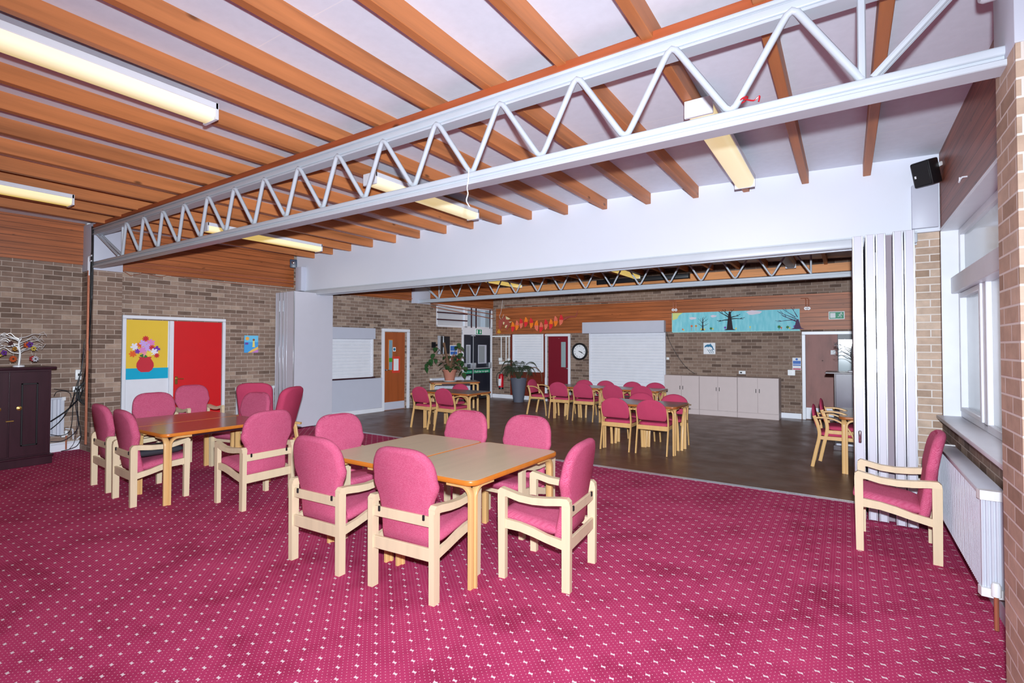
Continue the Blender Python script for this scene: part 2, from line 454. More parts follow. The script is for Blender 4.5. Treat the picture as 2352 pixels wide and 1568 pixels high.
# left wall (built along its own slightly skewed line)
WS = 13.4
w = MB(); w.box(-2.6, 10.68, 0, .2, 0, 3.66); w.box(10.68, 13.28, 0, .2, 0, 2.17); w.box(10.68, 13.28, 0, .2, 2.80, 3.66); w.box(13.28, WS, 0, .2, 0, 3.66)
wstruct('wall_left', w, M['brick'], 'L')
zwb = [won('L', u, v)[1] for u, v in ((0, 591), (209, 614), (600, 656), (681, 666), (759, 676), (900, 691))]
w = MB(); w.box(-2.6, 2.95, -.03, -.001, 2.90, 3.6); w.box(3.3, HY, -.03, -.001, 2.87, 3.6); w.box(HY+.15, 9.75, -.03, -.001, 2.83, 3.6); w.box(10.2, 13.2, -.03, -.001, 2.81, 3.6)
wstruct('trim_2', w, M['boards'], 'L', label='orange pine boarding along the top of the left wall')
# far wall
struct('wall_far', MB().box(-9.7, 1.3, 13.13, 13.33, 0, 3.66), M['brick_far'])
struct('trim_3', MB().box(-9.25, .9, 13.09, 13.129, 2.005, 2.80), M['boards'], label='wide band of orange boards across the far wall')
struct('trim_4', MB().box(-9.4, .9, 13.07, 13.128, 3.27, 3.45), M['fascia'], label='pale pine fascia along the top of the far wall')
# right wall
RX = .777
w = MB(); w.box(RX, RX+.25, 2.3, 13.3, 0, .955); w.box(RX, RX+.25, 6.44, 13.3, .955, 3.6)
w.box(RX+.02, RX+.25, 2.3, 6.44, 2.785, 3.6)
wstruct('wall_right', MB().box(-6.44, -2.3, 0, .25, 0, .955).box(-13.3, -6.44, 0, .25, 0, 3.6).box(-6.44, -2.3, .03, .25, 2.785, 3.6), M['brick'], 'R')
w.bm.free()
wstruct('trim_5', MB().box(-6.44, -2.9, 0, .029, 2.785, 3.6), M['boards_red'], 'R', label='dull brown boards above the window')
struct('wall_back', MB().box(-11, 1.3, -2.7, -2.5, 0, 3.66), M['brick'])
struct('wall_right_back', MB().box(RX, RX+.25, -2.5, 2.3, 0, 3.66), M['brick_pier'])
# header over the partition
w = MB().box(-9.75, RX, HY, HY+.15, 2.77, 3.68); struct('wall_header', w, M['header'])
w = MB().box(-9.7, .6, HY-.055, HY+.17, 2.665, 2.765, .018, 3).box(-9.7, .6, HY-.012, HY+.1, 2.764, 2.785).box(-9.7, .6, HY+.03, HY+.05, 2.655, 2.67)
struct('trim_6', w, M['steel'], smooth=40, label='white steel track along the bottom of the header')
# piers either side of the partition
struct('wall_nib', MB().box(.45, RX, 6.5, 6.72, 0, 2.81), M['brick_pier'])
tag(MB().box(0, .205, -.0, .12, 0, .435, .004).build('boxing', M['greyw'], None, (.557, 6.4, 2.805)), 'pale grey boxing above the brick beside the folded partition', 'boxing')
tag(MB().box(0, .2, 0, .12, 0, .5, .004).build('boxing', M['greyw'], None, (-9.63, 6.34, 2.77)), 'pale grey boxing at the small end of the white header', 'boxing')
# brick pillars that carry the girders
def pillar(x0, x1, y0, y1, zsp, inner, label):
    p = struct('pillar', MB().box(x0, x1, y0, y1, 0, zsp), M['brick_pier' if inner < 0 else 'brick'], label=label)
    MB().box(x0-(.004 if inner < 0 else .0), x1+.004, y0-.004, y1+.004, zsp, 3.52, .004).build('painted_head', M['greyw'], p)
    return p
pR = pillar(.575, 1.05, 2.78, 3.10, 2.845, -1, 'tan brick pillar by the window')
MB().lathe([(.0, -.0), (.085, 0), (.085, -.05), (.078, -.062), (0, -.064)], 28, (.571, 2.98, 3.235), 0).build('cover_disc', M['white'], pR)
pL = pillar(-10.3, -9.62, 2.93, 3.30, 2.79, 1, 'brown brick pillar beside the cables on the left wall')
MB().lathe([(.0, .0), (.05, 0), (.05, .012), (0, .014)], 28, (-9.612, 3.13, 2.95), 0).build('cover_disc', M['greyw'], pL)
yp0 = at(953, 690, 0, -9.52).y; yp1 = at(988, 690, 0, -9.52).y
p2 = pillar(-10.1, -9.52, yp0, yp1, 2.76, 1, 'brown brick pillar in the far hall under the second girder')
# skirtings
wstruct('baseboard_left', MB().box(-2, 3.38, -.02, 0, 0, .14, .004).box(5.1, 7.2, -.02, 0, 0, .12, .004).box(9.95, 12.0, -.02, 0, 0, .12, .004), M['white'], 'L')
struct('baseboard_far', MB().box(-9.4, -8.6, 13.11, 13.13, 0, .12, .004).box(-8.6, -7.5, 13.11, 13.13, 0, .12, .004).box(-6.6, -.86, 13.11, 13.13, 0, .12, .004), M['white'])
wstruct('baseboard_right', MB().box(-6.44, -3.1, -.025, 0, 0, .11, .004), M['greyw'], 'R')

# ================================================================== GIRDERS
def girder(name, label, yc, x0, x1, zb, zt, ztop, apex, valley, rr, lip=True, tie=True):
    t = thing(name, label, 'roof girder', (0, yc, 0))
    b = MB().box(x0, x1, -.05, .05, zb+.05, zb+.092, .012, 3).box(x0, x1, -.034, .034, zb+.012, zb+.052).box(x0, x1, -.056, .06, zb, zb+.03, .004, 1)
    b.build('bottom_chord', M['steel'], t)
    b = MB().box(x0, x1, -.05, .05, zt+.026, ztop-.03, .01, 3).box(x0, x1, -.04, .04, zt+.006, ztop-.001).box(x0, x1, -.058, .06, zt, zt+.018, .004, 1).box(x0, x1, -.06, .06, ztop-.026, ztop-.003, .006, 2)
    b.build('top_chord', M['steel'], t)
    pts = []
    n = min(len(apex), len(valley)-1)
    for i in range(len(valley)):
        va = valley[i]
        pts.append((va, 'v'))
        if i < len(apex): pts.append((apex[i], 'a'))
    zl, zh = zb+.092+rr*.6, zt+.022
    ya = -.062
    path = []
    for i, (x, k) in enumerate(pts):
        z = zl if k == 'v' else zh
        sgn = 1 if k == 'v' else -1
        if 0 < i < len(pts)-1:
            px, nx = pts[i-1][0], pts[i+1][0]
            hgt = zh-zl
            for f in (.16, .08):
                path.append((x+(px-x)*f, ya*(1-f if k == 'a' else f), z+sgn*hgt*(f-.03)))
            path.append((x, ya if k == 'a' else 0, z+sgn*.008))
            for f in (.08, .16):
                path.append((x+(nx-x)*f, ya*(1-f if k == 'a' else f), z+sgn*hgt*(f-.03)))
        else: path.append((x, 0, z))
    MB().tube(path, rr, 8).build('web_bar', M['steel'], t, smooth=60)
    return t
ap = []; x = -8.35; d = .557
for k in range(15):
    ap.append(x); x += d; d += .0037
va = [ap[0]-.29]+[(a+b)/2 for a, b in zip(ap, ap[1:])]+[ap[-1]+.29]
g1 = girder('lattice_girder', 'long white steel lattice girder across the carpeted room', 2.96, -9.66, .6, 2.815, 3.318, 3.425, ap, va, .0195)
MB().box(-9.6, .6, -.055, .07, 3.424, 3.482, .004, 1).build('timber_plate', M['plate'], g1)
b = MB().tube([(va[-1], 0, 2.91), (va[-1], 0, 3.33)], .018); b.build('end_post', M['steel'], g1)
b = MB().tube([(va[0], 0, 2.91), (va[0], 0, 3.33)], .018); b.build('end_post', M['steel'], g1)
b = MB().tube([(va[-1]+.04, -.022, 2.91), (.57, -.022, 3.38)], .016).tube([(va[-1]+.04, .022, 2.91), (.57, .022, 3.38)], .016); b.build('end_brace', M['steel'], g1)
b = MB().tube([(va[0]-.04, -.03, 2.91), (-9.6, -.03, 3.36)], .016).tube([(va[0]-.04, .03, 2.91), (-9.6, .03, 3.36)], .016); b.build('end_brace', M['steel'], g1)
v2 = [-8.85+.597*k for k in range(15)]
a2 = [v+.2985 for v in v2]+[]
g2 = girder('lattice_girder', 'second white lattice girder seen through the opening in the far hall', 9.95, -9.54, .75, 2.77, 3.3, 3.4, a2[:-1], v2, .0165)
MB().box(-9.5, .75, -.05, .06, 3.4, 3.45, .003, 1).build('timber_plate', M['plate'], g2)
b = MB().tube([(v2[0], 0, 2.86), (v2[0], 0, 3.31)], .015); b.build('end_post', M['steel'], g2)
b = MB().tube([(v2[0]-.03, -.03, 2.86), (-9.5, -.03, 3.34)], .013).tube([(v2[0]-.03, .03, 2.86), (-9.5, .03, 3.34)], .013); b.build('end_brace', M['steel'], g2)
b = MB().tube([(v2[-1], 0, 2.86), (v2[-1], 0, 3.31)], .015); b.build('end_post', M['steel'], g2)
# string and red tape on the first girder
tag(MB().tube(bez([(-2.292, 2.893, 2.93), (-2.29, 2.885, 2.84), (-2.30, 2.885, 2.78), (-2.292, 2.885, 2.74), (-2.305, 2.885, 2.70), (-2.30, 2.885, 2.675), (-2.275, 2.885, 2.64)], 5), .0045, 6).build('string', M['paper'], None), 'loose white string hanging from the girder over the room', 'string')
b = MB().tube([(-.455+.022*math.cos(q), 2.96+.024*math.sin(q), 2.965+.01*math.cos(q)) for q in [i*PI/6 for i in range(13)]], .004, 6)
b.tube(bez([(-.45, 2.935, 2.96), (-.40, 2.93, 2.935), (-.37, 2.925, 2.95), (-.375, 2.925, 2.92)], 4), .004, 6)
tag(b.build('red_tape', M['fire'], None), 'scrap of red and white tape tied round a girder bar', 'tape')

# ================================================================== FLUORESCENT LIGHTS
def lamp(x, y0, y1, zt, label, mat, flip=0, wd=.2):
    t = thing('batten_light', label, 'ceiling light', (x, y0, zt), 0, 'fluorescent batten lights under the joists')
    Ln = y1-y0
    MB().box(-wd/2, wd/2, 0, Ln, -.05, 0, .003, 1).build('lamp_body', M['white'], t)
    poly = [(-wd*.46, -.045), (-wd*.42, -.1), (-wd*.3, -.125), (wd*.3, -.125), (wd*.42, -.1), (wd*.46, -.045)]
    MB().prism(poly, 1, .02, Ln-.02).build('diffuser', mat, t, smooth=50)
    for ya, yb in ((-.003, .02), (Ln-.02, Ln+.003)):
        MB().box(-wd/2, wd/2, ya, yb, -.128, 0, .002, 1).build('end_cap', M['white'], t)
    return t
lamp(-.885, 3.8, 5.83, 3.437, 'lit strip light below the girder nearest the window', M['diff'])
lamp(-4.32, 3.72, 5.56, 3.512, 'lit strip light under the joists in the middle beyond the girder', M['diff'])
lamp(-7.98, 3.75, 5.72, 3.46, 'lit strip light beside the boarded left wall beyond the girder', M['diff_warm'])
lamp(-4.16, -.4, 2.0, 3.512, 'large lit strip light on this side of the girder, closest of all', M['diff'])
lamp(-7.96, -.2, 2.19, 3.47, 'lit strip light on this side of the girder near the left wall', M['diff_warm'])
lamp(-8.0, 10.35, 12.5, 3.46, 'yellow strip light in the far hall above the paper dragon', M['diff_warm'])
lamp(-4.52, 10.55, 12.7, 3.5, 'yellow strip light in the far hall before the black projector screen', M['diff_warm'])
lamp(-.98, 10.4, 12.3, 3.43, 'unlit grey strip light in the far hall by the exit sign', M['diff_off'])

# ================================================================== FOLDING PARTITION STACKS
def partition(label, xs, y0, y1, ztop, fx, hinge_pairs, handle=None, gap_fill=None):
    t = thing('folding_partition', label, 'folding partition', (0, 0, 0))
    for i, (xa, xb, dy) in enumerate(xs):
        p = MB().box(xa, xb, y0+dy, y1+dy, .02, ztop, .003, 1).build('panel', M['panelw'], t)
        e = MB()
        e.box(xa-.002, xa+.012, y0+dy-.006, y0+dy+.02, .02, ztop, .002, 1).box(xb-.012, xb+.002, y0+dy-.006, y0+dy+.02, .02, ztop, .002, 1)
        e.build('edge_trim', M['alu'], p)
        if handle == i:
            MB().box((xa+xb)/2-.012, (xa+xb)/2+.012, y0+dy-.01, y0+dy+.005, .72, .84, .01, 2).build('flush_pull', M['chrome'], p)
    if gap_fill: MB().box(gap_fill[0], gap_fill[1], y0+.04, y1, .02, ztop-.01).build('gap_shade_filler', plain('mauve_grey_gap_shade', (150, 136, 146), .6), t, smooth=0)  # added filler between panels, its darker grey paints the shade in the gap
    for xh in hinge_pairs:
        for z in (.35, 1.5, ztop-.28):
            b = MB().tube([(xh, y0-.012, z-.11), (xh, y0-.012, z+.11)], .008).box(xh-.03, xh+.03, y0-.008, y0-.003, z-.11, z+.11)
            b.build('hinge', M['alu'], t)
    return t
def xat(u): return at(u, 700, 1, 5.75).x
X = [xat(u) for u in (1960, 1984, 1990, 2011, 2014, 2036, 2053, 2076, 2079, 2103)]
partition('white folding partition stacked against the brick by the window', [(X[0], X[1], .0), (X[2], X[3], -.02), (X[4], X[5], -.02), (X[6], X[7], -.06), (X[8], X[9], -.06)], 5.82, 6.95, 2.68, 0, [(X[3]+X[4])/2, (X[7]+X[8])/2], 0, (X[5]+.004, X[6]-.004))
XL = [at(u, 700, 1, 5.95).x for u in (631, 640, 643, 650, 652, 658, 659.5, 664)]
partition('lilac grey folding partition stacked in front of the left wall', [(-9.66, -9.53, 0), (-9.51, -9.40, 0), (-9.39, -9.26, 0), (-9.245, -9.0, .0)][:3]+[(-9.24, -9.0, -.03)], 5.93, 6.83, 2.70, 0, [-9.52, -9.395, -9.25])

# ================================================================== WINDOW (right)
t = tag(thing('window_1', None, None, wpt('R', -6.44, 0), -PI/2), None, None, None, 'structure')
# local x = towards the camera, y = outward
zs, zh = .965, 2.785
MB().box(-.002, .0, 0, .2, zs, zh).box(0, 4.0, .205, .21, zh, zh).bm.free()
MB().box(-.0, .02, .0, .26, zs, zh).build('reveal', M['white'], t, smooth=0)
MB().box(0, 3.6, .0, .26, zh-.03, zh, 0).build('head_lining', M['white'], t, smooth=0)
f = MB(); y0, y1 = .13, .2
f.box(.02, .09, y0, y1, zs, zh-.03, .004, 1)
f.box(.09, 3.6, y0, y1, zh-.09, zh-.03, .004, 1)
f.box(.09, 3.6, y0, y1, zs, zs+.06, .004, 1)
f.box(.0, 3.6, y0-.06, y1, 2.14, 2.3, .006, 1)
f.box(.02, .06, y0-.02, y0, 2.15, 2.28, .004, 1)
f.box(1.0, 1.12, y0, y1, zs, 2.14, .004, 1).box(2.2, 2.3, y0, y1, zs, 2.14, .004, 1)
f.box(.09, .14, y0-.015, y1, zs+.06, 2.14, .004, 1).box(.95, 1.0, y0-.015, y1, zs+.06, 2.14, .004, 1).box(.141, .949, y0-.013, y1-.002, 2.09, 2.138, .004, 1).box(.141, .949, y0-.013, y1-.002, zs+.062, zs+.1, .004, 1)
f.build('window_frame', M['white'], t)
MB().box(.09, 3.6, .165, .171, zs+.06, 2.14).build('glass_pane', M['frost'], t, smooth=0)
MB().box(.09, 3.6, .165, .171, 2.3, zh-.08).build('glass_pane', M['frost'], t, smooth=0)
MB().box(-.03, 3.6, -.05, .25, zs-.035, zs, .008, 2).build('window_sill', M['white'], t)
# ================================================================== WINDOW over the far exit (left wall)
t = tag(thing('window_2', None, None, wpt('L', 0, 0), WALL['L'][3]), None, None, None, 'structure')
f = MB()
f.box(10.68, 13.28, .0, .08, 2.74, 2.80).box(10.68, 13.28, 0, .08, 2.17, 2.22).box(10.68, 10.74, 0, .08, 2.17, 2.8).box(13.1, 13.28, 0, .08, 2.17, 2.8).box(11.86, 11.98, 0, .08, 2.17, 2.8)
f.build('window_frame', M['white'], t)
b = MB()
for z in (2.36, 2.56): b.box(10.7, 11.95, -.03, -.005, z, z+.035)
for s in (12.12, 12.33, 13.0): b.box(s, s+.035, -.03, -.005, 2.18, 2.79)
b.build('security_bars', M['mahog'], t, smooth=0)
MB().box(10.74, 11.86, .05, .055, 2.22, 2.74).build('glass_pane', M['glass'], t, smooth=0)
MB().box(11.98, 13.1, .05, .055, 2.22, 2.74).build('glass_pane', M['glass_dark'], t, smooth=0)
tag(MB().box(11.6, 14.2, 1.4, 1.6, -.1, 3.05).build('wall_outside', M['beige'], None, wpt('L', 0, 0), WALL['L'][3]), None, None, None, 'structure')

# ================================================================== DOORS
def door(n, w, s0, s1, ztop, fw, leafs, leafmat, z0=0.):
    """a framed door; leafs: (s a, s b, z top)"""
    t = tag(thing('door_%d' % n, None, None, wpt(w, s0, 0), WALL[w][3]), None, None, None, 'structure')
    W = s1-s0
    f = MB().box(0, fw, -.05, 0, 0, ztop-fw-.001, .006, 1).box(W-fw, W, -.05, 0, 0, ztop-fw-.001, .006, 1).box(0, W, -.052, 0, ztop-fw, ztop, .006, 1)
    f.build('door_frame', M['white'], t)
    lv = [MB().box(a-s0, b-s0, -.03, -.004, .01, zt, .002, 1).build('door_leaf', leafmat, t) for a, b, zt in leafs]
    return t, lv
def lev(parent, x, z, y=-.03, mat='chrome', dirx=1):
    b = MB().lathe([(.0, y-.0), (.025, y), (.025, y-.01), (.01, y-.012), (.01, y-.05), (0, y-.05)], 14, (x, 0, z), 1).tube([(x, y-.045, z), (x+dirx*.1, y-.048, z-.004)], .009, 8)
    return b.build('door_handle', M[mat], parent)
# red door with the white side panel, left wall
sa = won('L', 280, 722)[0]; sb = won('L', 516.6, 733)[0]; zt = won('L', 400, 728)[1]
sm0 = won('L', 387, 800)[0]; sm1 = won('L', 397, 800)[0]; sr = won('L', 507.5, 800)[0]
zl = won('L', 450, 739)[1]
t, lv = door(1, 'L', sa, sb, zt, .055, [(sm1, sr, zl)], M['red'])
MB().box(.05, sm0-sa, -.02, 0, 0, zl, .003, 1).build('side_panel', M['white'], t)
MB().box(sm0-sa, sm1-sa, -.05, 0, 0, zl, .005, 1).build('door_mullion', M['white'], t)
hz = won('L', 403, 873)[1]; hs = won('L', 403, 873)[0]
MB().box(hs-sa-.022, hs-sa+.022, -.04, -.028, hz-.07, hz+.07, .004, 1).build('lock_plate', M['brass'], lv[0])
lev(lv[0], hs-sa, hz+.03, -.036, 'brass', 1)
# yellow flower collage on the side panel
zy1 = won('L', 330, 735)[1]; zy0 = won('L', 330, 845)[1]; zb0 = won('L', 330, 870)[1]
s0 = won('L', 280, 800)[0]; s1 = won('L', 384, 800)[0]
W = s1-s0; Hh = zy1-zb0
t = wthing('flower_collage', 'yellow paper collage of flowers in a red vase on the panel beside the red door', 'picture', 'L', s0, zb0, off=.022)
MB().box(.0, W, -.004, -.001, zy0-zb0-.01, Hh).build('backing_sheet', M['yellow'], t, smooth=0)
MB().box(-.01, W+.01, -.007, -.004, 0, zy0-zb0).build('table_strip', M['cyan'], t, smooth=0)
cx = W*.49; vz = (zy0-zb0)*.8
vp = [(cx-.085, .0), (cx+.085, .0), (cx+.15, .05), (cx+.185, .13), (cx+.18, .2), (cx+.14, .27), (cx+.115, .3), (cx+.14, .34), (cx-.14, .34), (cx-.115, .3), (cx-.14, .27), (cx-.18, .2), (cx-.185, .13), (cx-.15, .05)]
KS = .76
vp = [(cx+(x-cx)*KS*.9, z*KS+vz-.03) for x, z in vp]
MB().prism(vp, 1, -.011, -.007).build('paper_vase', M['vase'], t, smooth=0)
fc = {'w': (236, 232, 244), 'p': (226, 134, 200), 'l': (206, 168, 236), 'u': (120, 52, 170), 'o': (236, 98, 40), 'r': (208, 40, 52), 'y': (244, 216, 90), 'k': (240, 150, 170), 'g': (60, 120, 60)}
def petals(n, r, r2, c, ph=0):
    out = []
    for i in range(n*4):
        q = 2*PI*i/(n*4)+ph; rr = r if i % 4 in (1, 2) else r2 if i % 4 == 0 else (r+r2)/2*1.15
        out.append((c[0]+rr*math.cos(q), c[1]+rr*math.sin(q)))
    return out
ft = vz+.335*KS-.02
fl = [('o', -.235, .06, .075, 7), ('w', -.2, .22, .085, 6), ('u', -.145, .12, .062, 8), ('o', -.105, .26, .065, 8), ('l', -.04, .30, .085, 6), ('r', .0, .40, .066, 9), ('p', .1, .31, .085, 6), ('l', .03, .2, .1, 6), ('p', -.06, .14, .075, 6), ('r', .12, .2, .06, 8),
      ('u', .215, .17, .07, 4), ('w', .16, .1, .085, 6), ('k', -.02, .06, .06, 7), ('y', .07, .06, .07, 6), ('r', .215, .02, .055, 8), ('g', -.07, .02, .04, 3), ('g', .0, .0, .035, 3)]
for i, (c, dx, dz, r, n) in enumerate(fl):
    MB().prism(petals(n, r*KS, r*KS*.55, (cx+dx*KS, ft+dz*KS), i*.7), 1, -.013-.0008*i, -.0115-.0008*i).build('paper_flower', plain('flower_'+c, fc[c], .8), t, smooth=0)
# orange veneer door, far hall left wall
sa = won('L', 876, 750)[0]; sb = won('L', 939, 757)[0]; zt = won('L', 905, 755)[1]
l0 = won('L', 881, 800)[0]; l1 = won('L', 928, 800)[0]; zl = won('L', 905, 763)[1]
t, lv = door(2, 'L', sa, sb, zt, .075, [(l0, l1, zl)], M['oak_door'])
W = l1-l0; o = l0-sa
zg1 = won('L', 893, 781)[1]; zg0 = won('L', 893, 849)[1]
MB().box(o+W*.19, o+W*.40, -.036, -.028, zg0-.02, zg1+.02, .004, 1).build('glazing_bead', M['orange_edge'], lv[0])
MB().box(o+W*.215, o+W*.375, -.040, -.034, zg0, zg1).build('vision_glass', plain('vision_glass_blue', (130, 160, 176), .15), lv[0], smooth=0)
MB().box(o+W*.215, o+W*.375, -.042, -.040, zg0+.2, zg0+.3).build('green_strip', plain('green_strip', (70, 160, 50), .6), lv[0], smooth=0)
MB().box(o+.01, o+W-.01, -.034, -.03, .02, .21).build('kick_plate', M['greyw'], lv[0], smooth=0)
lev(lv[0], o+.04, zg0, -.03, 'chrome', 1)
n = wthing('notice', 'white notice on red card fixed to the orange veneer door', 'notice', 'L', *won('L', 910, 838, .04), off=.036)
MB().box(-.13, .12, -.004, 0, -.2, .22).build('red_backing', plain('notice_red', (216, 60, 44), .7), n, smooth=0)
MB().box(-.085, .075, -.006, -.004, -.14, .16).build('white_sheet', M['paper'], n, smooth=0)
n = wthing('fire_door_sign', 'small blue and white round sign on the orange veneer door', 'sign', 'L', *won('L', 906, 802, .04), off=.036)
MB().box(-.045, .045, -.003, 0, -.055, .055).build('sign_plate', M['paper'], n, smooth=0)
MB().lathe([(0, -.003), (.036, -.003), (.036, -.005), (0, -.005)], 20, axis=1).build('blue_disc', plain('sign_teal', (20, 110, 150), .6), n)
# navy double exit doors
sa = won('L', 1061, 760)[0]; sb = won('L', 1124.5, 765)[0]; zt = won('L', 1090, 758)[1]; zl = won('L', 1090, 769)[1]; sm = won('L', 1083.5, 800)[0]
t, lv = door(3, 'L', sa-.02, sb+.08, zt, .06, [(sa+.03, sm-.004, zl), (sm+.004, sb, zl)], M['navy'])
MB().box(.0, sb-sa+.1, -.055, -.002, zl, zt+.06, .003, 1).build('door_transom', M['white'], t)
for k, (a, b) in enumerate(((sa+.03, sm), (sm, sb))):
    a -= sa-.02; b -= sa-.02; W = b-a
    zg1 = won('L', 1090, 794)[1]; zg0 = won('L', 1090, 833)[1]
    MB().box(a+W*.3, a+W*.78, -.036, -.028, zg0-.03, zg1+.03, .004, 1).build('glazing_bead', M['greyw'], lv[k])
    MB().box(a+W*.33, a+W*.66, -.040, -.034, zg0, zg1).build('vision_glass', plain('vision_glass_grey', (150, 154, 160), .2), lv[k], smooth=0)
    pb = MB().tube([(a+.03, -.085, .95), (b-.03, -.085, .95)], .018, 8).box(a+.02, a+.1, -.1, -.03, .93, 1.12, .01, 2).box(b-.1, b-.02, -.1, -.03, .93, 1.12, .01, 2)
    pb.build('push_bar', M['alu'], lv[k])
    MB().box(a+.02, b-.02, -.034, -.03, .80, .9).build('green_label', M['green_sign'], lv[k], smooth=0)
    text('Push bar to open', W*.112, 'lettering', M['paper'], lv[k], ((a+b)/2, -.0345, .85))
xm = sm-sa+.02
MB().tube([(xm, -.06, .02), (xm, -.06, zl)], .014, 8).box(xm-.06, xm+.1, -.07, -.03, zl-.04, zl-.01, .005, 1).build('vertical_bolt', M['alu'], lv[1])
e = wthing('exit_sign', 'green exit sign with a down arrow above the navy double doors', 'sign', 'L', *won('L', 1099, 762, .06), off=.057)
MB().box(-.15, .15, -.02, 0, -.085, .085, .006, 1).build('sign_case', M['plasticw'], e)
MB().box(-.13, .13, -.024, -.02, -.07, .07).build('sign_face', M['green_sign'], e, smooth=0)
MB().prism([(.06, -.055), (.105, .0), (.075, .0), (.075, .055), (.045, .055), (.045, 0), (.015, 0)], 1, -.027, -.024).build('arrow', M['paper'], e, smooth=0)
MB().box(-.11, -.05, -.026, -.024, -.055, .055).build('running_figure', M['paper'], e, smooth=0)
# maroon door, far wall
def fx(u, v=800): return won('F', u, v)[0]
def fz(u, v): return won('F', u, v)[1]
t, lv = door(4, 'F', fx(1253), fx(1311), 1.985, .07, [(fx(1260.5), fx(1308), 1.915)], M['maroon'])
o = fx(1253); a = fx(1290)-o; b = fx(1300.5)-o
MB().box(a, b, -.036, -.028, fz(1295, 843), fz(1295, 785), .003, 1).build('vision_glass', plain('vision_glass_pale', (150, 168, 172), .2), lv[0])
lev(lv[0], fx(1305)-o, fz(1305, 846), -.03, 'chrome', -1)
MB().ball((fx(1285)-o, -.032, fz(1285, 777)), .008).build('peg', M['chrome'], lv[0])
# plywood door with glazed leaf, far right
t, lv = door(5, 'F', fx(1842), .6, 1.965, .07, [(fx(1850.5), fx(1924), 1.9)], M['ply_door'])
o = fx(1842)
MB().box(fx(1924)-o, .55-o, -.03, -.004, .01, 1.9, .003, 1).build('glazed_leaf', M['navy'], t)
MB().box(fx(1926)-o, .5-o, -.036, -.028, .3, 1.78).build('door_glass', plain('daylit_glass', (176, 190, 196), .1), t, smooth=0)
MB().box(fx(1850.5)-o, fx(1924)-o, -.036, -.03, .02, .27).build('kick_plate', M['white'], lv[0], smooth=0)
MB().box(fx(1908)-o, fx(1919)-o, -.036, -.03, fz(1913, 814), fz(1913, 804)).build('door_sticker', M['paper'], lv[0], smooth=0)
MB().ball((fx(1889)-o, -.036, fz(1889, 828)), .014).build('peg', M['chrome'], lv[0])

# ================================================================== SHUTTERS, HATCHES
def shutter(name, label, w, s0, s1, z0, z1, box=None, pitch=.075, group=None):
    t = wthing(name, label, 'roller shutter', w, s0, z0)
    W = s1-s0; Z = z1-z0
    for q in (0, W-.05): MB().box(q, q+.05, -.07, 0, 0, Z, .004, 1).build('guide_rail', M['white'], t)
    poly = [(-.02, 0)]; n = int(Z/pitch)
    pts = []
    for k in range(n):
        z = Z*k/n; h = Z/n
        pts += [(-.026, z+.002), (-.026, z+h*.07), (-.046, z+h*.16), (-.05, z+h*.55), (-.04, z+h*.93), (-.026, z+h*.99)]
    poly = [(-.02, 0)]+pts+[(-.02, Z)]
    MB().prism(poly, 0, .05, W-.05).build('slat_curtain', M['white'], t, smooth=30)
    MB().box(.04, W-.04, -.06, -.02, -.01, .05, .004, 1).build('bottom_bar', M['white'], t)
    if box:
        a, b, za, zb, d = box
        MB().box(a-s0, b-s0, -d, 0, za-z0, zb-z0, .004, 1).build('shutter_box', M['greyw'], t)
    return t
sa, sb = won('L', 745, 800)[0], won('L', 854, 800)[0]
z0, z1, z2 = won('L', 854, 864)[1], won('L', 800, 778)[1], won('L', 800, 752)[1]
shutter('roller_shutter', 'white roller shutter over the serving hatch beside the orange veneer door', 'L', sa, sb, z0, z1, (sa, sb+.02, z1, z2, .12))
tag(MB().box(sa, won('L', 875, 900)[0]+.0, -.05, 0, .1, won('L', 860, 866)[1]-.02, .003, 1).build('counter_boarding', M['greyw'], None, wpt('L', 0, 0), WALL['L'][3]), 'plain pale grey boarding under the hatch shutter', 'panel')
tag(MB().box(sa, won('L', 875, 900)[0], -.06, 0, 0, .1, .003, 1).build('baseboard_hatch', M['white'], None, wpt('L', 0, 0), WALL['L'][3]), None, None, None, 'structure')
tag(MB().box(sa, sb+.02, -.12, 0, -.02, .01, .003, 1).build('hatch_shelf', M['mahog'], None, wpt('L', 0, z0-.015), WALL['L'][3]), 'thin dark shelf edge below the hatch shutter', 'shelf')
# small shutter on the far wall with its red brown surround
shutter('roller_shutter', 'small white shuttered window behind the palm', 'F', fx(1179.5), fx(1250.5), .855, 1.985)
b = MB().box(fx(1175), fx(1179.5), 13.06-13.13, 0, 0.12, 2.0).box(fx(1250.5), fx(1254), -.05, 0, .7, 2.0).box(fx(1175), fx(1254), -.04, 0, .12, .85)
tag(b.build('window_surround', M['sill_red'], None, (0, 13.13, 0)), 'red brown timber surround and apron below the small shutter', 'surround')
shutter('roller_shutter', 'wide white roller shutter on the far wall beside the clock', 'F', fx(1355), fx(1530), .12, 1.985, (fx(1344), fx(1530.5), 1.985, 2.295, .2))

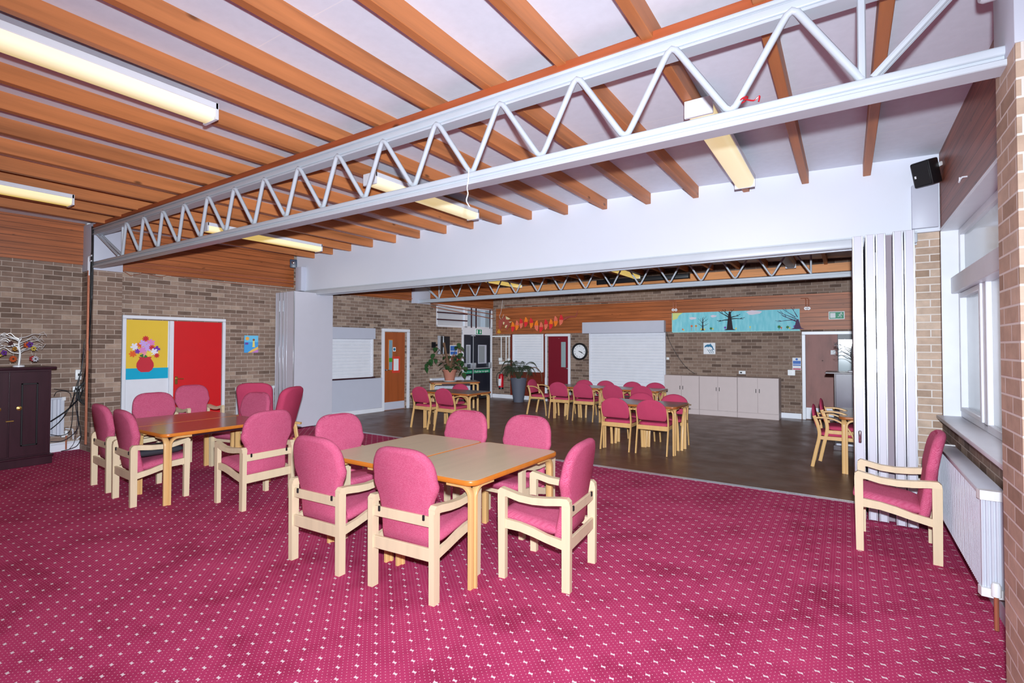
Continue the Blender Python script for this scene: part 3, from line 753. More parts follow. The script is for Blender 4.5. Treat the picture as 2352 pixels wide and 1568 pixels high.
# ================================================================== RADIATORS
def radiator(label, w, s0, s1, z0, z1, thick=.1, pitch=.05, off=.03):
    t = wthing('radiator', label, 'radiator', w, s0, z0)
    W = s1-s0; Z = z1-z0; n = max(3, int(W/pitch)); y0 = -off-thick
    fr = [(0, y0)]
    for k in range(n):
        a = W*k/n; h = W/n
        fr += [(a+h*.1, y0), (a+h*.26, y0+.022), (a+h*.5, y0+.022), (a+h*.66, y0), (a+h*.94, y0)]
    fr += [(W, y0), (W, -off), (0, -off)]
    MB().prism(fr, 2, .03, Z-.03).build('panel', M['white_metal'], t, smooth=30)
    g = MB().box(-.004, W+.004, y0-.004, -off+.004, Z-.03, Z, .006, 2); g.build('top_grille', M['white_metal'], t)
    for q, sg in ((0, -1), (W, 1)):
        n2 = max(2, int(thick/.022)); pl = [(q, -off), (q, y0)]
        for i in range(n2):
            a, h = y0+thick*i/n2, thick/n2
            pl += [(q+sg*.01, a+h*.1), (q+sg*.01, a+h*.5), (q+sg*.001, a+h*.62), (q+sg*.001, a+h*.9)]
        MB().prism(pl, 2, .03, Z-.03).build('side_cover', M['white_metal'], t, smooth=0)
        for za, zb in ((Z-.05, Z+.004), (0, .05)):
            MB().prism([(q-.02*sg, y0-.012), (q+.024*sg, y0-.004), (q+.03*sg, y0+thick*.5), (q+.024*sg, -off+.004), (q-.02*sg, -off+.004)], 2, za, zb).build('corner_cap', M['plasticw'], t, smooth=0)
    MB().lathe([(.0, 0), (.022, 0), (.022, .06), (.015, .075), (0, .075)], 14, (W+.045, y0+thick/2, .02)).box(W, W+.05, y0+thick*.4, y0+thick*.6, .02, .05).build('valve', M['plasticw'], t)
    b = MB().tube([(W+.045, y0+thick/2, .02), (W+.045, y0+thick/2, -z0+.03)], .011, 8); b.build('pipe_tail', M['copper'], t)
    MB().tube([(W*.5, y0+thick/2, .05), (W*.5, -.0, .05)], .01).build('bracket', M['white_metal'], t)
    return t
radiator('white double radiator under the right window', 'R', -5.62, -3.97, .2, .80, .11, .033)
radiator('white radiator half behind the dark cupboard and the cables', 'L', 1.55, 2.72, won('L', 160, 1000)[1], won('L', 160, 910)[1], .07, .09)
radiator('white radiator behind the tall armchairs by the left partition', 'L', won('L', 541, 900)[0], 6.0, .17, won('L', 541, 890)[1], .07, .09)
radiator('white radiator behind the plant table in the far hall', 'L', won('L', 985, 880)[0], 12.0, .13, won('L', 1010, 867)[1], .07, .06)

# ================================================================== FURNITURE: armchairs
def armchair_meshes():
    d = {}
    for sx in (-1, 1):
        x = sx*.262
        def xs(y, z): return (x, y, z)
        hw = .021
        # one looped side frame in pieces: back leg, front leg, arm
        d.setdefault('leg', [])
        d['leg'].append(MB().prism([(-.272, 0), (-.215, 0), (-.215, .585), (-.235, .612), (-.255, .615), (-.270, .60), (-.276, .57)], 0, x-hw, x+hw))
        d['leg'].append(MB().prism([(.262, 0), (.212, 0), (.212, .57), (.225, .612), (.25, .62), (.268, .60), (.27, .57)], 0, x-hw, x+hw))
        d.setdefault('arm', [])
        up = [(-.272, .598), (-.25, .618), (-.2, .616), (-.1, .602), (0, .594), (.1, .6), (.2, .622), (.245, .632), (.268, .612)]
        lo = [(.262, .57), (.22, .572), (.2, .575), (.1, .552), (0, .546), (-.1, .552), (-.2, .566), (-.272, .57)]
        d['arm'].append(MB().prism(up+lo, 0, x-hw-.004, x+hw+.004))
        d.setdefault('side_rail', [])
        up = [(-.215, .335), (-.1, .355), (0, .385), (.1, .405), (.212, .415)]
        lo = [(.212, .35), (.1, .345), (0, .325), (-.1, .3), (-.215, .275)]
        d['side_rail'].append(MB().prism(up+lo, 0, x-.014, x+.014))
    d['back_rail'] = [MB().box(-.242, .242, -.262, -.242, .478, .545, .003, 1), MB().box(-.242, .242, -.262, -.240, .262, .345, .003, 1)]
    d['front_rail'] = [MB().box(-.242, .242, .205, .225, .335, .385, .003, 1)]
    d['clip'] = [MB().box(sx*.19-.009, sx*.19+.009, -.27, -.258, .515, .552, .004, 1) for sx in (-1, 1)]
    return d
def seat_mesh(w, y0, y1, zf, zb, th):
    """upholstered seat, rounded, sloping to the back"""
    rings = []
    for f, ins, dz in ((0, .035, th*.15), (0, .0, th*.5), (0, .0, th*.72), (0, .02, th*.92), (0, .05, th)):
        pts = []
        for px, py in rrect(-w/2+ins, w/2-ins, y0+ins, y1-ins, .05, 4):
            q = (py-y0)/(y1-y0)
            crown = .012*math.sin(PI*q) if dz > th*.8 else 0
            pts.append(Vector((px, py, zb+(zf-zb)*q-th+dz+crown)))
        rings.append(pts)
    return MB().loft(rings)
def back_mesh(prof, th, tilt, y0, z0, curve=.03, n=6):
    """upholstered back: prof gives (height, half width); top rounded by the profile"""
    hs = prof; rings = []
    outline = [(wd, h) for h, wd in hs]+[(-wd, h) for h, wd in reversed(hs)]
    # front, side and rear outlines inset to round the edge
    cxh = (hs[0][0]+hs[-1][0])/2
    def ring(ins, y):
        r = []
        for wd, h in outline:
            sx = 1 if wd > 0 else -1
            a = max(abs(wd)-ins, .0)*sx if abs(wd) > 1e-6 else 0
            hh = cxh+(h-cxh)*(1-ins/(.5*(hs[-1][0]-hs[0][0])))
            yy = y-math.tan(tilt)*(hh-hs[0][0])+curve*(a/.25)**2
            r.append(Vector((a, y0+yy, z0+hh)))
        return r
    m = MB()
    rr = [ring(.035, th/2), ring(.012, th*.4), ring(0, th*.15), ring(0, -th*.15), ring(.012, -th*.4), ring(.035, -th/2)]
    m.loft(rr, cap=False)
    # cap faces as strips so that they stay planar enough
    m.bm.verts.ensure_lookup_table()
    N = len(outline); half = N//2
    for base, flip in ((0, 0), (5*N, 1)):
        for i in range(half-1):
            q = [m.bm.verts[base+i], m.bm.verts[base+i+1], m.bm.verts[base+N-2-i], m.bm.verts[base+N-1-i]]
            try: m.bm.faces.new(q if flip else q[::-1])
            except ValueError: pass
    return m
def back_profile(hb, ht, wb, wm, wt, hm, rtop):
    pr = []
    for k in range(7):
        q = k/6; pr.append((hb+(hm-hb)*q, wb+(wm-wb)*(q*q*(3-2*q))))
    for k in range(1, 5):
        q = k/4; pr.append((hm+(ht-rtop-hm)*q, wm+(wt-wm)*q))
    for k in range(1, 15):
        a = k/15*PI/2; pr.append((ht-rtop+rtop*math.sin(a)**.85, max(.006, wt*math.cos(a)**.55)))
    return pr
def make_armchair(label, group, wood='beech'):
    t = thing('armchair', label, 'armchair', (0, 0, 0), 0, group)
    for k, ms in armchair_meshes().items():
        for m in ms: m.build(k, M['black'] if k == 'clip' else M[wood], t, smooth=30)
    seat_mesh(.474, -.165, .285, .465, .405, .095).build('seat', M['fab'], t, smooth=60)
    pr = [(0, .226), (.05, .232), (.1, .224), (.16, .217), (.2, .216), (.25, .218)]+back_profile(.29, .66, .224, .27, .262, .42, .2)
    back_mesh(pr, .075, math.radians(9), -.183, .305).build('backrest', M['fab'], t, smooth=60)
    return t
AG = 'rose pink armchairs with pale wooden arms'
def cA(x, y, deg, label, first=[None]):
    if first[0] is None:
        first[0] = make_armchair(label, AG); o = first[0]
        o.location = (x, y, 0); o.rotation_euler.z = math.radians(deg); return o
    return dup(first[0], (x, y, 0), math.radians(deg), label)
cA(-2.47, 2.655, 4, 'pink armchair with its back to the viewer at the near corner of the pale tables')
cA(-3.30, 2.60, 2.5, 'pink armchair seen from behind, left of the near corner chair at the pale tables')
cA(-1.835, 3.27, 96, 'pink armchair in side view drawn out at the right end of the pale tables')
cA(-3.90, 3.2, -92, 'pink armchair at the left end of the pale tables, facing them')
cA(-3.27, 3.87, 180, 'pink armchair beyond the pale tables, facing the viewer across their seam')
cA(-2.56, 3.9, 178, 'pink armchair beyond the pale tables by their right corner, showing its seat')
cA(.325, 5.225, 87, 'pink armchair alone in front of the window radiator')
cA(-6.275, 2.445, -3, 'pink armchair holding a black cushion at the near side of the brown tables')
cA(-7.09, 2.51, -3, 'pink armchair farthest left at the brown tables, seen from behind')
cA(-5.235, 3.0, 90, 'pink armchair with its back to the pale tables at the end of the brown tables')
cA(-7.93, 3.2, -90, 'pink armchair at the far left end of the brown tables before the white panel')
cA(-9.0, 4.18, -90, 'pink armchair standing against the red door')
cA(-6.98, 3.8, 192, 'pink armchair on the far side of the brown tables, turned a little sideways')
# tall-backed chairs
def make_tall(label, group):
    t = thing('high_back_chair', label, 'high-back chair', (0, 0, 0), 0, group)
    for sx in (-1, 1):
        x = sx*.285
        MB().strip(bez([(x, -.42, 0), (x, -.3, .3), (x, -.25, .56)], 6), (1, 0, 0), .03, .05).build('leg', M['golden'], t, smooth=50)
        MB().strip(bez([(x, .28, 0), (x, .27, .35), (x, .25, .56)], 6), (1, 0, 0), .03, .05).build('leg', M['golden'], t, smooth=50)
        MB().strip(bez([(x, -.34, .56), (x, -.1, .585), (x, .15, .6), (x, .3, .575)], 6), (1, 0, 0), .045, .03).build('arm', M['golden'], t, smooth=50)
        MB().box(x-.012, x+.012, -.3, .26, .3, .36, .004, 1).build('side_rail', M['golden'], t)
    seat_mesh(.52, -.26, .3, .48, .40, .12).build('seat', M['fab_flat'], t, smooth=60)
    pr = back_profile(0, .74, .22, .235, .245, .35, .12)
    back_mesh(pr, .1, math.radians(15), -.2, .35, .02).build('backrest', M['fab_flat'], t, smooth=60)
    return t
TG = 'tall pink chairs by the left partition'
h0 = make_tall('tall bright pink chair in front of the lilac partition stack, bag on its seat', TG)
h0.location = (-6.46, 3.84, 0); h0.rotation_euler.z = math.radians(118)
dup(h0, (-7.46, 4.36, 0), math.radians(45), 'tall dark pink chair standing before the radiator by the partition stack')
# things lying on chairs
tag(seat_mesh(.42, -.2, .24, .075, .075, .075).build('seat_cushion', M['cush'], None, (-6.275, 2.45, .462), math.radians(-3), 60), 'black padded cushion on the pink armchair at the near side of the brown tables', 'cushion')
tag(MB().ball((0, 0, .07), .17, 1.1, .75, .42, 16, 10).tube(bez([(-.1, 0, .12), (-.06, .02, .2), (.04, .02, .2), (.1, 0, .12)], 5), .008, 6).build('bag', M['bag'], None, (-6.45, 3.8, .475), .4), 'navy cloth bag lying on the tall chair by the brown tables', 'bag')

# ================================================================== FURNITURE: tables
def make_table(label, group, Lx, Ly, top, edge, leg, h=.73):
    t = thing('table', label, 'table', (0, 0, 0), 0, group)
    MB().prism(rrect(-Lx/2+.012, Lx/2-.012, -Ly/2+.012, Ly/2-.012, .07, 6), 2, h-.02, h).build('table_top', M[top], t, smooth=30)
    o = rrect(-Lx/2, Lx/2, -Ly/2, Ly/2, .08, 6); i = rrect(-Lx/2+.012, Lx/2-.012, -Ly/2+.012, Ly/2-.012, .07, 6)
    def off(pl, z): return [Vector((p[0], p[1], z)) for p in pl]
    mid = rrect(-Lx/2+.004, Lx/2-.004, -Ly/2+.004, Ly/2-.004, .077, 6)
    MB().loft([off(i, h-.001), off(mid, h-.001), off(o, h-.008), off(o, h-.026), off(mid, h-.034), off(i, h-.034)]).build('edge_lipping', M[edge], t, smooth=50)
    MB().box(-Lx/2+.1, Lx/2-.1, -Ly/2+.1, Ly/2-.1, h-.07, h-.034).build('underframe', M['mahog'], t, smooth=0)
    for sx in (-1, 1):
        for sy in (-1, 1):
            xc, yc = sx*(Lx/2-.055), sy*(Ly/2-.055); R = .075
            m = MB()
            zt_ = h-.05
            p = [(xc, yc-sy*.0, 0), (xc, yc, zt_-R)]+[(xc-sx*(R-R*math.cos(a)), yc, zt_-R+R*math.sin(a)) for a in [PI/2*k/6 for k in range(1, 7)]]+[(xc-sx*.2, yc, zt_)]
            m.strip([(q[0], q[1]+sy*.0, q[2]) for q in p], (0, 1, 0), .05, .026)
            xd, yd = xc+sx*.016, yc-sy*.0
            p = [(xc+sx*.0, yc, 0), (xc, yc, zt_-R)]+[(xc, yc-sy*(R-R*math.cos(a)), zt_-R+R*math.sin(a)) for a in [PI/2*k/6 for k in range(1, 7)]]+[(xc, yc-sy*.2, zt_)]
            m.strip([(q[0]-sx*.0, q[1]-sy*.03, q[2]) for q in p], (1, 0, 0), .05, .026)
            m.build('leg', M[leg], t, smooth=40)
    return t
t1 = make_table('pale topped table nearer the window of the pair in front', 'pale tables pushed together', .79, 1.21, 'top_pale', 'orange_edge', 'golden'); t1.location = (-2.462, 3.268, 0)
dup(t1, (-3.258, 3.262, 0), 0, 'pale topped table pushed against the left of the one nearer the window')
t2 = make_table('brown topped table at the near side of the pair by the left wall', 'brown tables pushed together', .79, 1.21, 'top_brown', 'orange_edge', 'golden'); t2.location = (-6.15, 2.945, 0)
dup(t2, (-6.945, 2.955, 0), 0, 'brown topped table on the wall side of the pair')
TF = 'grey brown tables in the far hall'
t3 = make_table('table of the far hall with four chairs, nearest the wood floor edge', TF, 1.22, .76, 'top_grey', 'brown_edge', 'golden'); t3.location = (-2.72, 7.98, 0)
dup(t3, (-6.49, 7.83, 0), 0, 'table of the far hall with three chairs before the orange veneer door')
dup(t3, (-4.99, 10.46, 0), 0, 'table at the maroon door end of the long far row')
dup(t3, (-3.77, 10.46, 0), 0, 'table at the cupboard end of the long far row')
dup(t3, (-8.37, 10.0, 0), math.radians(48), 'table carrying the potted climber in front of the radiator')
dup(t3, (.285, 8.37, 0), PI/2, 'table half hidden behind the folded partition, chairs pushed under it')

# ================================================================== FURNITURE: round-backed visitor chairs
def make_visitor(label, group):
    t = thing('round_back_chair', label, 'chair', (0, 0, 0), 0, group)
    for sx in (-1, 1):
        x = sx*.235
        MB().strip(bez([(x, -.285, 0), (x, -.245, .2), (x, -.2, .42), (x*1.0, -.215, .56), (x, -.26, .69)], 6), (1, 0, 0), .022, .042).build('leg', M['golden'], t, smooth=50)
        x2 = sx*.262
        MB().strip(bez([(x2, -.26, .665), (x2, -.12, .675), (x2, .02, .64), (x2, .13, .54), (x2, .2, .38), (x2, .235, .18), (x2, .25, 0)], 6), (1, 0, 0), .042, .022).build('arm_leg', M['golden'], t, smooth=50)
        MB().box(x-.011, x+.011, -.2, .2, .375, .425, .004, 1).build('side_rail', M['golden'], t)
    MB().box(-.235, .235, -.215, -.195, .36, .43, .004, 1).build('back_rail', M['golden'], t)
    rings = []
    for ins, z in ((.02, .42), (0, .432), (0, .455), (.012, .47), (.04, .477)):
        rings.append([Vector((px, py, z)) for px, py in rrect(-.23+ins, .23-ins, -.215+ins, .235-ins, .1, 6)])
    MB().loft(rings).build('seat', M['fab_flat'], t, smooth=60)
    pr = [(0, .19), (.02, .21), (.06, .222), (.12, .228), (.17, .225)]+[(.17+.15*math.sin(a), .225*math.cos(a)) for a in [PI/2*k/9 for k in range(1, 9)]]+[(.3205, .012)]
    back_mesh(pr, .034, math.radians(14), -.2, .505, -.03).build('backrest', M['fab_flat'], t, smooth=60)
    return t
VG = 'round backed pink chairs in the far hall'
v0 = make_visitor('round backed chair, back to us, at the four chair table, further from the cupboards', VG)
v0.location = (-3.04, 7.80, 0)
for x, y, deg, lab in (
    (-2.47, 7.81, 1, 'round backed chair, back to us, at the four chair table, nearer the cupboards'),
    (-3.0, 8.36, 180, 'round backed pink chair facing us across the four chair table, further from the cupboards'),
    (-2.43, 8.36, 180, 'round backed pink chair facing us across the four chair table, nearer the cupboards'),
    (-7.05, 7.66, -3, 'round backed pink chair seen from behind nearest the orange veneer door'),
    (-6.40, 7.62, -3, 'round backed pink chair seen from behind at the three chair table, nearer the middle'),
    (-6.9, 8.17, 180, 'round backed pink chair facing us across the three chair table'),
    (-6.14, 10.62, -88, 'round backed pink chair at the head of the long row beside the palm'),
    (-5.40, 10.33, 0, 'chair seen from behind in the long row, closest to the palm'),
    (-4.80, 10.31, 2, 'chair seen from behind in the long row, second from the palm'),
    (-4.10, 10.29, 0, 'chair seen from behind in the long row, third from the palm'),
    (-3.50, 10.36, 0, 'chair seen from behind in the long row, closest to the cupboards'),
    (-5.25, 10.84, 182, 'chair behind the long row in front of the brick beside the clock'),
    (-4.72, 10.86, 180, 'chair behind the long row at the clock end of the wide shutter'),
    (-4.08, 10.88, 180, 'chair behind the long row before the middle of the wide shutter'),
    (-3.55, 10.88, 180, 'chair behind the long row beside the pale cupboards'),
    (-.12, 8.28, -90, 'lower chair of the stacked pair beside the folded partition')):
    dup(v0, (x, y, 0), math.radians(deg), lab)
dup(v0, (-.03, 8.28, .085), math.radians(-90), 'upper chair of the stacked pair beside the folded partition')

# ================================================================== CUPBOARDS
for k in range(3):
    xa = [-3.79, -2.955, -2.11][k]; xb = [-2.96, -2.115, -1.262][k]; y = 12.615
    t = thing('low_cupboard', 'pale two door cupboard %s' % ('beside the wide shutter' , 'in the middle of the row of three', 'at the plywood door end of the row')[k], 'cupboard', (xa, y, 0), 0, 'pale cupboards along the far wall')
    W = xb-xa
    MB().box(0, W, .02, .5, 0, .92, .002, 1).build('body', M['beige'], t)
    MB().box(.0, W, 0, .02, 0, .12, .002, 1).build('plinth', M['beige'], t)
    for j in (0, 1):
        d_ = MB().box(j*W/2+.003, (j+1)*W/2-.003, .0, .018, .126, .915, .002, 1).build('door', M['beige'], t)
        xh = W/2+(.035 if j else -.035)
        MB().box(xh-.006, xh+.006, -.016, 0, .58, .67, .004, 1).build('handle', M['black'], d_)
# the dark mahogany cupboard by the left wall
yb = at(114, 1063, 2, 0); yR = 2.36; xF = -9.23
t = thing('dark_cupboard', 'dark mahogany two door cupboard against the left wall', 'cupboard', (xF, yR, 0), PI/2)
# local: x = along +y (towards the partition), y = towards the wall
Wd = 1.16
MB().box(-Wd, 0, .0, .45, .1, 1.3, .004, 1).build('body', M['mahog'], t)
MB().box(-Wd-.05, .05, -.045, .5, 1.3, 1.335, .012, 3).build('cupboard_top', M['mahog'], t)
MB().box(-Wd-.02, .02, -.02, .47, .0, .105, .004, 1).box(-Wd-.035, .035, -.035, .48, .105, .13, .008, 2).build('plinth', M['mahog'], t)
xs = at(20, 900, 0, xF).y-yR
for a, b, kx in ((xs+.006, -.03, xs+.1), (-Wd+.02, xs-.006, xs-.1)):
    d_ = MB().box(a, b, -.022, 0, .15, 1.27, .003, 1).build('door', M['mahog'], t)
    m = MB(); i = .11; y = -.03
    for q in ((a+i, a+i+.02, .28, 1.12), (b-i-.02, b-i, .28, 1.12)): m.box(q[0], q[1], y, -.02, q[2], q[3], .004, 1)
    m.box(a+i, b-i, y, -.02, .28, .3, .004, 1).box(a+i, b-i, y, -.02, 1.1, 1.12, .004, 1)
    m.build('panel_moulding', M['black'], d_)
    MB().lathe([(.0, -.022), (.028, -.022), (.028, -.03), (.016, -.034), (.02, -.05), (0, -.056)], 18, (kx if b == -.03 else kx, 0, .79), 1).build('knob', M['brass'], d_)
MB().box(xs-.03, xs+.05, -.035, -.02, .62, .635, .003, 1).build('latch', M['brass'], t)
# the dark cupboard at the far right
t = thing('dark_cupboard', 'dark cupboard in the far hall beside the plywood door, mostly behind the partition', 'cupboard', (-.17, 9.5, 0))
MB().box(.02, .9, .0, .5, .08, 1.2, .004, 1).build('body', M['dkside'], t)
MB().box(-.0, .022, .0, .5, .06, 1.2, .002, 1).build('door', M['mahog'], t)
MB().box(-.12, .93, -.03, .56, 1.2, 1.225, .004, 1).build('cupboard_top', M['mahog'], t)
MB().box(-.02, .92, -.02, .52, 0, .08, .004, 1).build('plinth', M['mahog'], t)
MB().box(-.03, .0, .2, .24, .6, .64, .004, 1).build('knob', M['brass'], t)
MB().box(.02, .5, -.006, 0, .08, .3, .002, 1).build('label_board', M['greyw'], t)

# ================================================================== BRANCH ORNAMENTS
def branch_tree(label, loc, hgt, mat, seed, rot=0., spread=.3):
    rnd = random.Random(seed)
    t = thing('branch_ornament', label, 'ornament', loc, rot)
    m = MB().tube(bez([(0, 0, .02), (.01, 0, hgt*.4), (-.005, .0, hgt*.7), (.02, 0, hgt*.86)], 4), [.014]*4+[.012]*4+[.01]*5, 8)
    tips = []
    for k in range(18):
        z = hgt*(.38+.5*k/17); a = rnd.choice((0, PI))+rnd.uniform(-.6, .6); L = spread*rnd.uniform(.6, 1.05)
        dx, dy = math.cos(a), math.sin(a)
        pts = [(0, 0, z)]
        for q in (.25, .5, .75, 1.): pts.append((dx*L*q, dy*L*q*.6, z+.1*math.sin(q*2.2)*rnd.uniform(.3, 1)+rnd.uniform(-.012, .012)))
        cu = bez(pts, 3); m.tube(cu, [.006-.004*i/(len(cu)-1) for i in range(len(cu))], 5)
        b0 = cu[len(cu)*2//3]; m.tube([b0, b0+Vector((dx*.06, dy*.03, rnd.choice((-1, 1))*.035)), b0+Vector((dx*.1, dy*.03, rnd.uniform(-.03, .04)))], .0025, 4)
        tips.append(cu[-3])
    m.build('branches', mat, t, smooth=60)
    MB().lathe([(0, 0), (.06, 0), (.06, .018), (.05, .024), (0, .024)], 20).build('base', M['white'], t)
    return t, tips
by = at(43, 836, 0, -9.42)
branch_tree('white twig tree ornament hung with felt flowers on the dark cupboard by the left wall', (-9.42, by.y, 1.335), .45, M['wire'], 3, PI/2)
branch_tree('dull silver twig tree ornament on the dark cupboard in the far hall', (.07, 9.72, 1.225), .5, M['dark_wire'], 5, .3, .28)
for u, v, c, r, n, lab in ((62, 792, 'o', .042, 6, 'orange felt flower hanging high beside the trunk of the white twig tree'), (69, 791, 'u', .04, 5, 'purple felt flower tucked behind the orange one on the white twig tree'),
                        (77, 800, 'y', .034, 8, 'olive yellow felt flower at the tip of a white twig tree branch'), (30, 824, 'o', .045, 12, 'large orange felt daisy beside the foot of the white twig tree'),
                        (9, 810, 'u', .036, 5, 'dark blue felt flower on the outer branch of the white twig tree'), (81, 824, 'w', .04, 8, 'white felt flower hanging low by the cupboard corner'),
                        (74, 823, 'r', .036, 6, 'dark red felt flower hanging low next to the white one'), (34, 801, 'y2', .03, 6, 'small amber felt flower between the branches of the white twig tree'),
                        (1, 813, 'y', .034, 6, 'pale yellow felt flower cut by the edge of the photo'), (25, 788, 'm', .03, 6, 'brown felt flower high among the branches of the white twig tree')):
    fc.setdefault('y2', (208, 140, 40)); fc.setdefault('m', (96, 50, 50))
    p = at(u, v, 0, -9.37)
    t = thing('felt_flower', lab, 'felt flower', p, PI/2+.3, 'felt flowers on the white twig tree')
    MB().prism(petals(n, r, r*.6, (0, 0)), 1, -.004, .004).build('petals', plain('felt_'+c, tuple(int(q*.8) for q in fc[c]), .9), t, smooth=0)
    MB().lathe([(0, -.009), (r*.28, -.007), (r*.28, -.003), (0, -.003)], 12, axis=1).build('flower_centre', plain('felt_dark', (70, 50, 40), .9), t)
    MB().tube([(0, 0, r*.8), (0.004, 0, r*.8+.05)], .0012, 4).build('thread', M['wire'], t)

# ================================================================== CABLES, PIPES by the left pillar
def lpt(u, v, off=.05):
    if u >= 203: return at(u, v, 1, 2.905)
    s, z = won('L', u, v, off); return wpt('L', s, z, off)
CB = [([(212, 520), (211, 600), (208, 700), (202, 780), (198, 840), (194, 880), (187, 905), (176, 920), (150, 945), (116, 968)], .011, 'black', 'black cable that sweeps from the pillar down behind the dark cupboard, uppermost'),
      ([(214, 520), (213, 640), (209, 720), (203, 800), (190, 880), (172, 905), (160, 935), (140, 965), (116, 986)], .008, 'black', 'black cable running just under the uppermost one to the cupboard'),
      ([(211, 560), (207, 660), (200, 740), (193, 790), (186, 850), (170, 905), (166, 960), (160, 990), (140, 1000), (116, 998)], .006, 'black', 'thin cable sagging across the radiator to the cupboard'),
      ([(210, 580), (204, 680), (197, 760), (190, 830), (178, 890), (174, 930), (180, 975), (170, 995), (145, 1012), (116, 1014)], .006, 'navy', 'dark blue cable looping lowest over the skirting to the cupboard'),
      ([(213, 560), (210, 660), (206, 740), (200, 800), (193, 870), (178, 910), (180, 960), (186, 1000), (178, 1022), (160, 1031), (140, 1036)], .006, 'black', 'cable that drops to the carpet at the skirting'),
      ([(207, 600), (203, 680), (199, 740), (194, 800), (185, 860), (176, 900), (178, 950), (172, 1010), (160, 1030)], .004, 'mahog', 'thin reddish cable falling straight down past the socket'),
      ([(124, 893), (140, 895), (165, 898), (172, 896)], .005, 'black', 'short cable from the socket to the top of the radiator'),
      ([(124, 910), (130, 900), (145, 897), (160, 902), (163, 912)], .005, 'black', 'cable loop above the radiator')]
for pts, r, mt, lab in CB:
    tag(MB().tube(bez([lpt(u, v, .14) for u, v in pts], 5), r, 6).build('cable', M[mt], None, smooth=60), lab, 'cable', 'cables by the left pillar')
m = MB()
for k in range(4):
    c = lpt(194+k*.8, 899+k*1.5, .18); d = WALL['L'][1]
    rx, rz_ = .085+.012*(k % 3), .13+.014*k
    m.tube([c+d*(rx*math.cos(q))+Vector((0, 0, rz_*math.sin(q)))-WALL['L'][2]*(.012*k) for q in [2*PI*i/28 for i in range(29)]], .008, 6)
tag(m.build('cable_coil', M['black'], None, smooth=60), 'black cable coiled beside the pillar', 'cable coil')
for u, v, lab, w_, h_ in ((181, 860, 'white socket behind the hanging cables', .1, .16), (176, 893, 'white adaptor below the socket by the cables', .11, .09)):
    s, z = won('L', u, v, .0)
    t = wthing('socket', lab, 'socket', 'L', s, z)
    MB().box(-w_/2, w_/2, -.04, 0, -h_/2, h_/2, .008, 2).build('socket_box', M['plasticw'], t)
    MB().box(-.02, .02, -.055, -.04, -.02, .02, .004, 1).build('plug', M['black'], t)
# copper heating pipes
def wpipe(name, w, pts, r, mat, label, off=.03, group=None, n=8):
    ps = []
    for u, v in pts:
        s, z = won(w, u, v, off); ps.append(wpt(w, s, z, off))
    return tag(MB().tube(ps, r, n).build(name, M[mat], None, smooth=60), label, 'pipe', group)
p = MB().tube([(-9.72, 2.895, .12), (-9.72, 2.895, 2.78)], .012).tube([(-9.68, 2.895, .12), (-9.68, 2.895, 2.70)], .01); tag(p.build('copper_pipe', M['copper'], None, smooth=60), 'pair of copper pipes up the side of the left pillar', 'pipe')
p = MB().tube([(-9.72, 2.895, 2.78), (-9.72, 2.895, 2.97), (-9.70, 2.895, 3.0), (-9.6, 2.90, 3.0)], .013).tube([(-9.68, 2.895, 2.7), (-9.68, 2.895, 2.9), (-9.66, 2.895, 2.92), (-9.6, 2.9, 2.92)], .011); tag(p.build('white_pipe', M['white'], None, smooth=60), 'white painted pipes turning round the pillar head', 'pipe')
for k, (pa, pb) in enumerate((((284, 600), (690, 648)), ((284, 612), (690, 655)))):
    wpipe('copper_pipe', 'L', [pa, pb], .011, 'copper', ('upper', 'lower')[k]+' copper pipe along the boarding beyond the left pillar')
wpipe('white_cable', 'L', [(283, 622), (300, 633), (330, 627), (370, 636), (385, 632), (440, 640), (480, 645), (600, 657), (676, 664), (683, 655), (684, 640)], .006, 'copper', 'wavy cable under the boarding between pillar and partition', n=6)
wpipe('copper_pipe', 'L', [(848, 673), (950, 686)], .01, 'copper', 'copper pipe along the boards before the far hall pillar')
wpipe('white_pipe', 'L', [(198, 1005-15), (176, 1009), (168, 1008), (167, 985), (150, 984)], .009, 'white', 'white pipe bent under the near left radiator')
wpipe('white_pipe', 'L', [(198, 1011), (118, 1022)], .009, 'white', 'white pipe lying along the near left skirting', off=.04)
for k, (va_, vb_) in enumerate(((700, 722), (706, 732), (697, 712))):
    wpipe('copper_pipe', 'L', [(990, va_-2), (1133, vb_)], .012, 'copper', ('middle', 'lowest', 'topmost')[k]+' of the copper pipes over the window above the exit')
for k, (va_, vb_, r_) in enumerate(((703, 672, .011), (709, 681, .009))):
    wpipe('copper_pipe', 'F', [(1160, va_-2), (1548, va_-14), (1950, vb_)], r_, 'copper', ('upper', 'lower')[k]+' thin copper pipe across the top of the far wall')
for u, lab in ((1851, 'copper drop ending in a white collar above the exit sign, nearer the banner'), (1857.5, 'copper drop ending in a white collar above the exit sign, nearer the sign'), (1546.5, 'copper drop with white collar at the left end of the banner'), (1553, 'copper drop with white collar just inside the left end of the banner')):
    t = wthing('pipe_drop', lab, 'pipe', 'F', *won('F', u, 705 if u > 1700 else 709, .06), off=.06)
    MB().tube([(0, 0, .0), (0, 0, .17), (-.02, .0, .2), (-.1, 0, .2)], .009, 8).build('pipe_stub', M['copper'], t)
    MB().lathe([(.012, -.0), (.035, 0), (.035, -.014), (.012, -.014)], 18, (0, -.01, -.03), 1, cap=False).build('collar', M['white'], t)

# ================================================================== WALL BITS: left
def flat(name, w, u, v, W, Hh, mat, label, cat, off=.0, th=.004):
    s, z = won(w, u, v, off)
    return onwall(MB().box(-W/2, W/2, -th, 0, -Hh/2, Hh/2), name, mat, label, cat, w, s, z, None, off, 0)
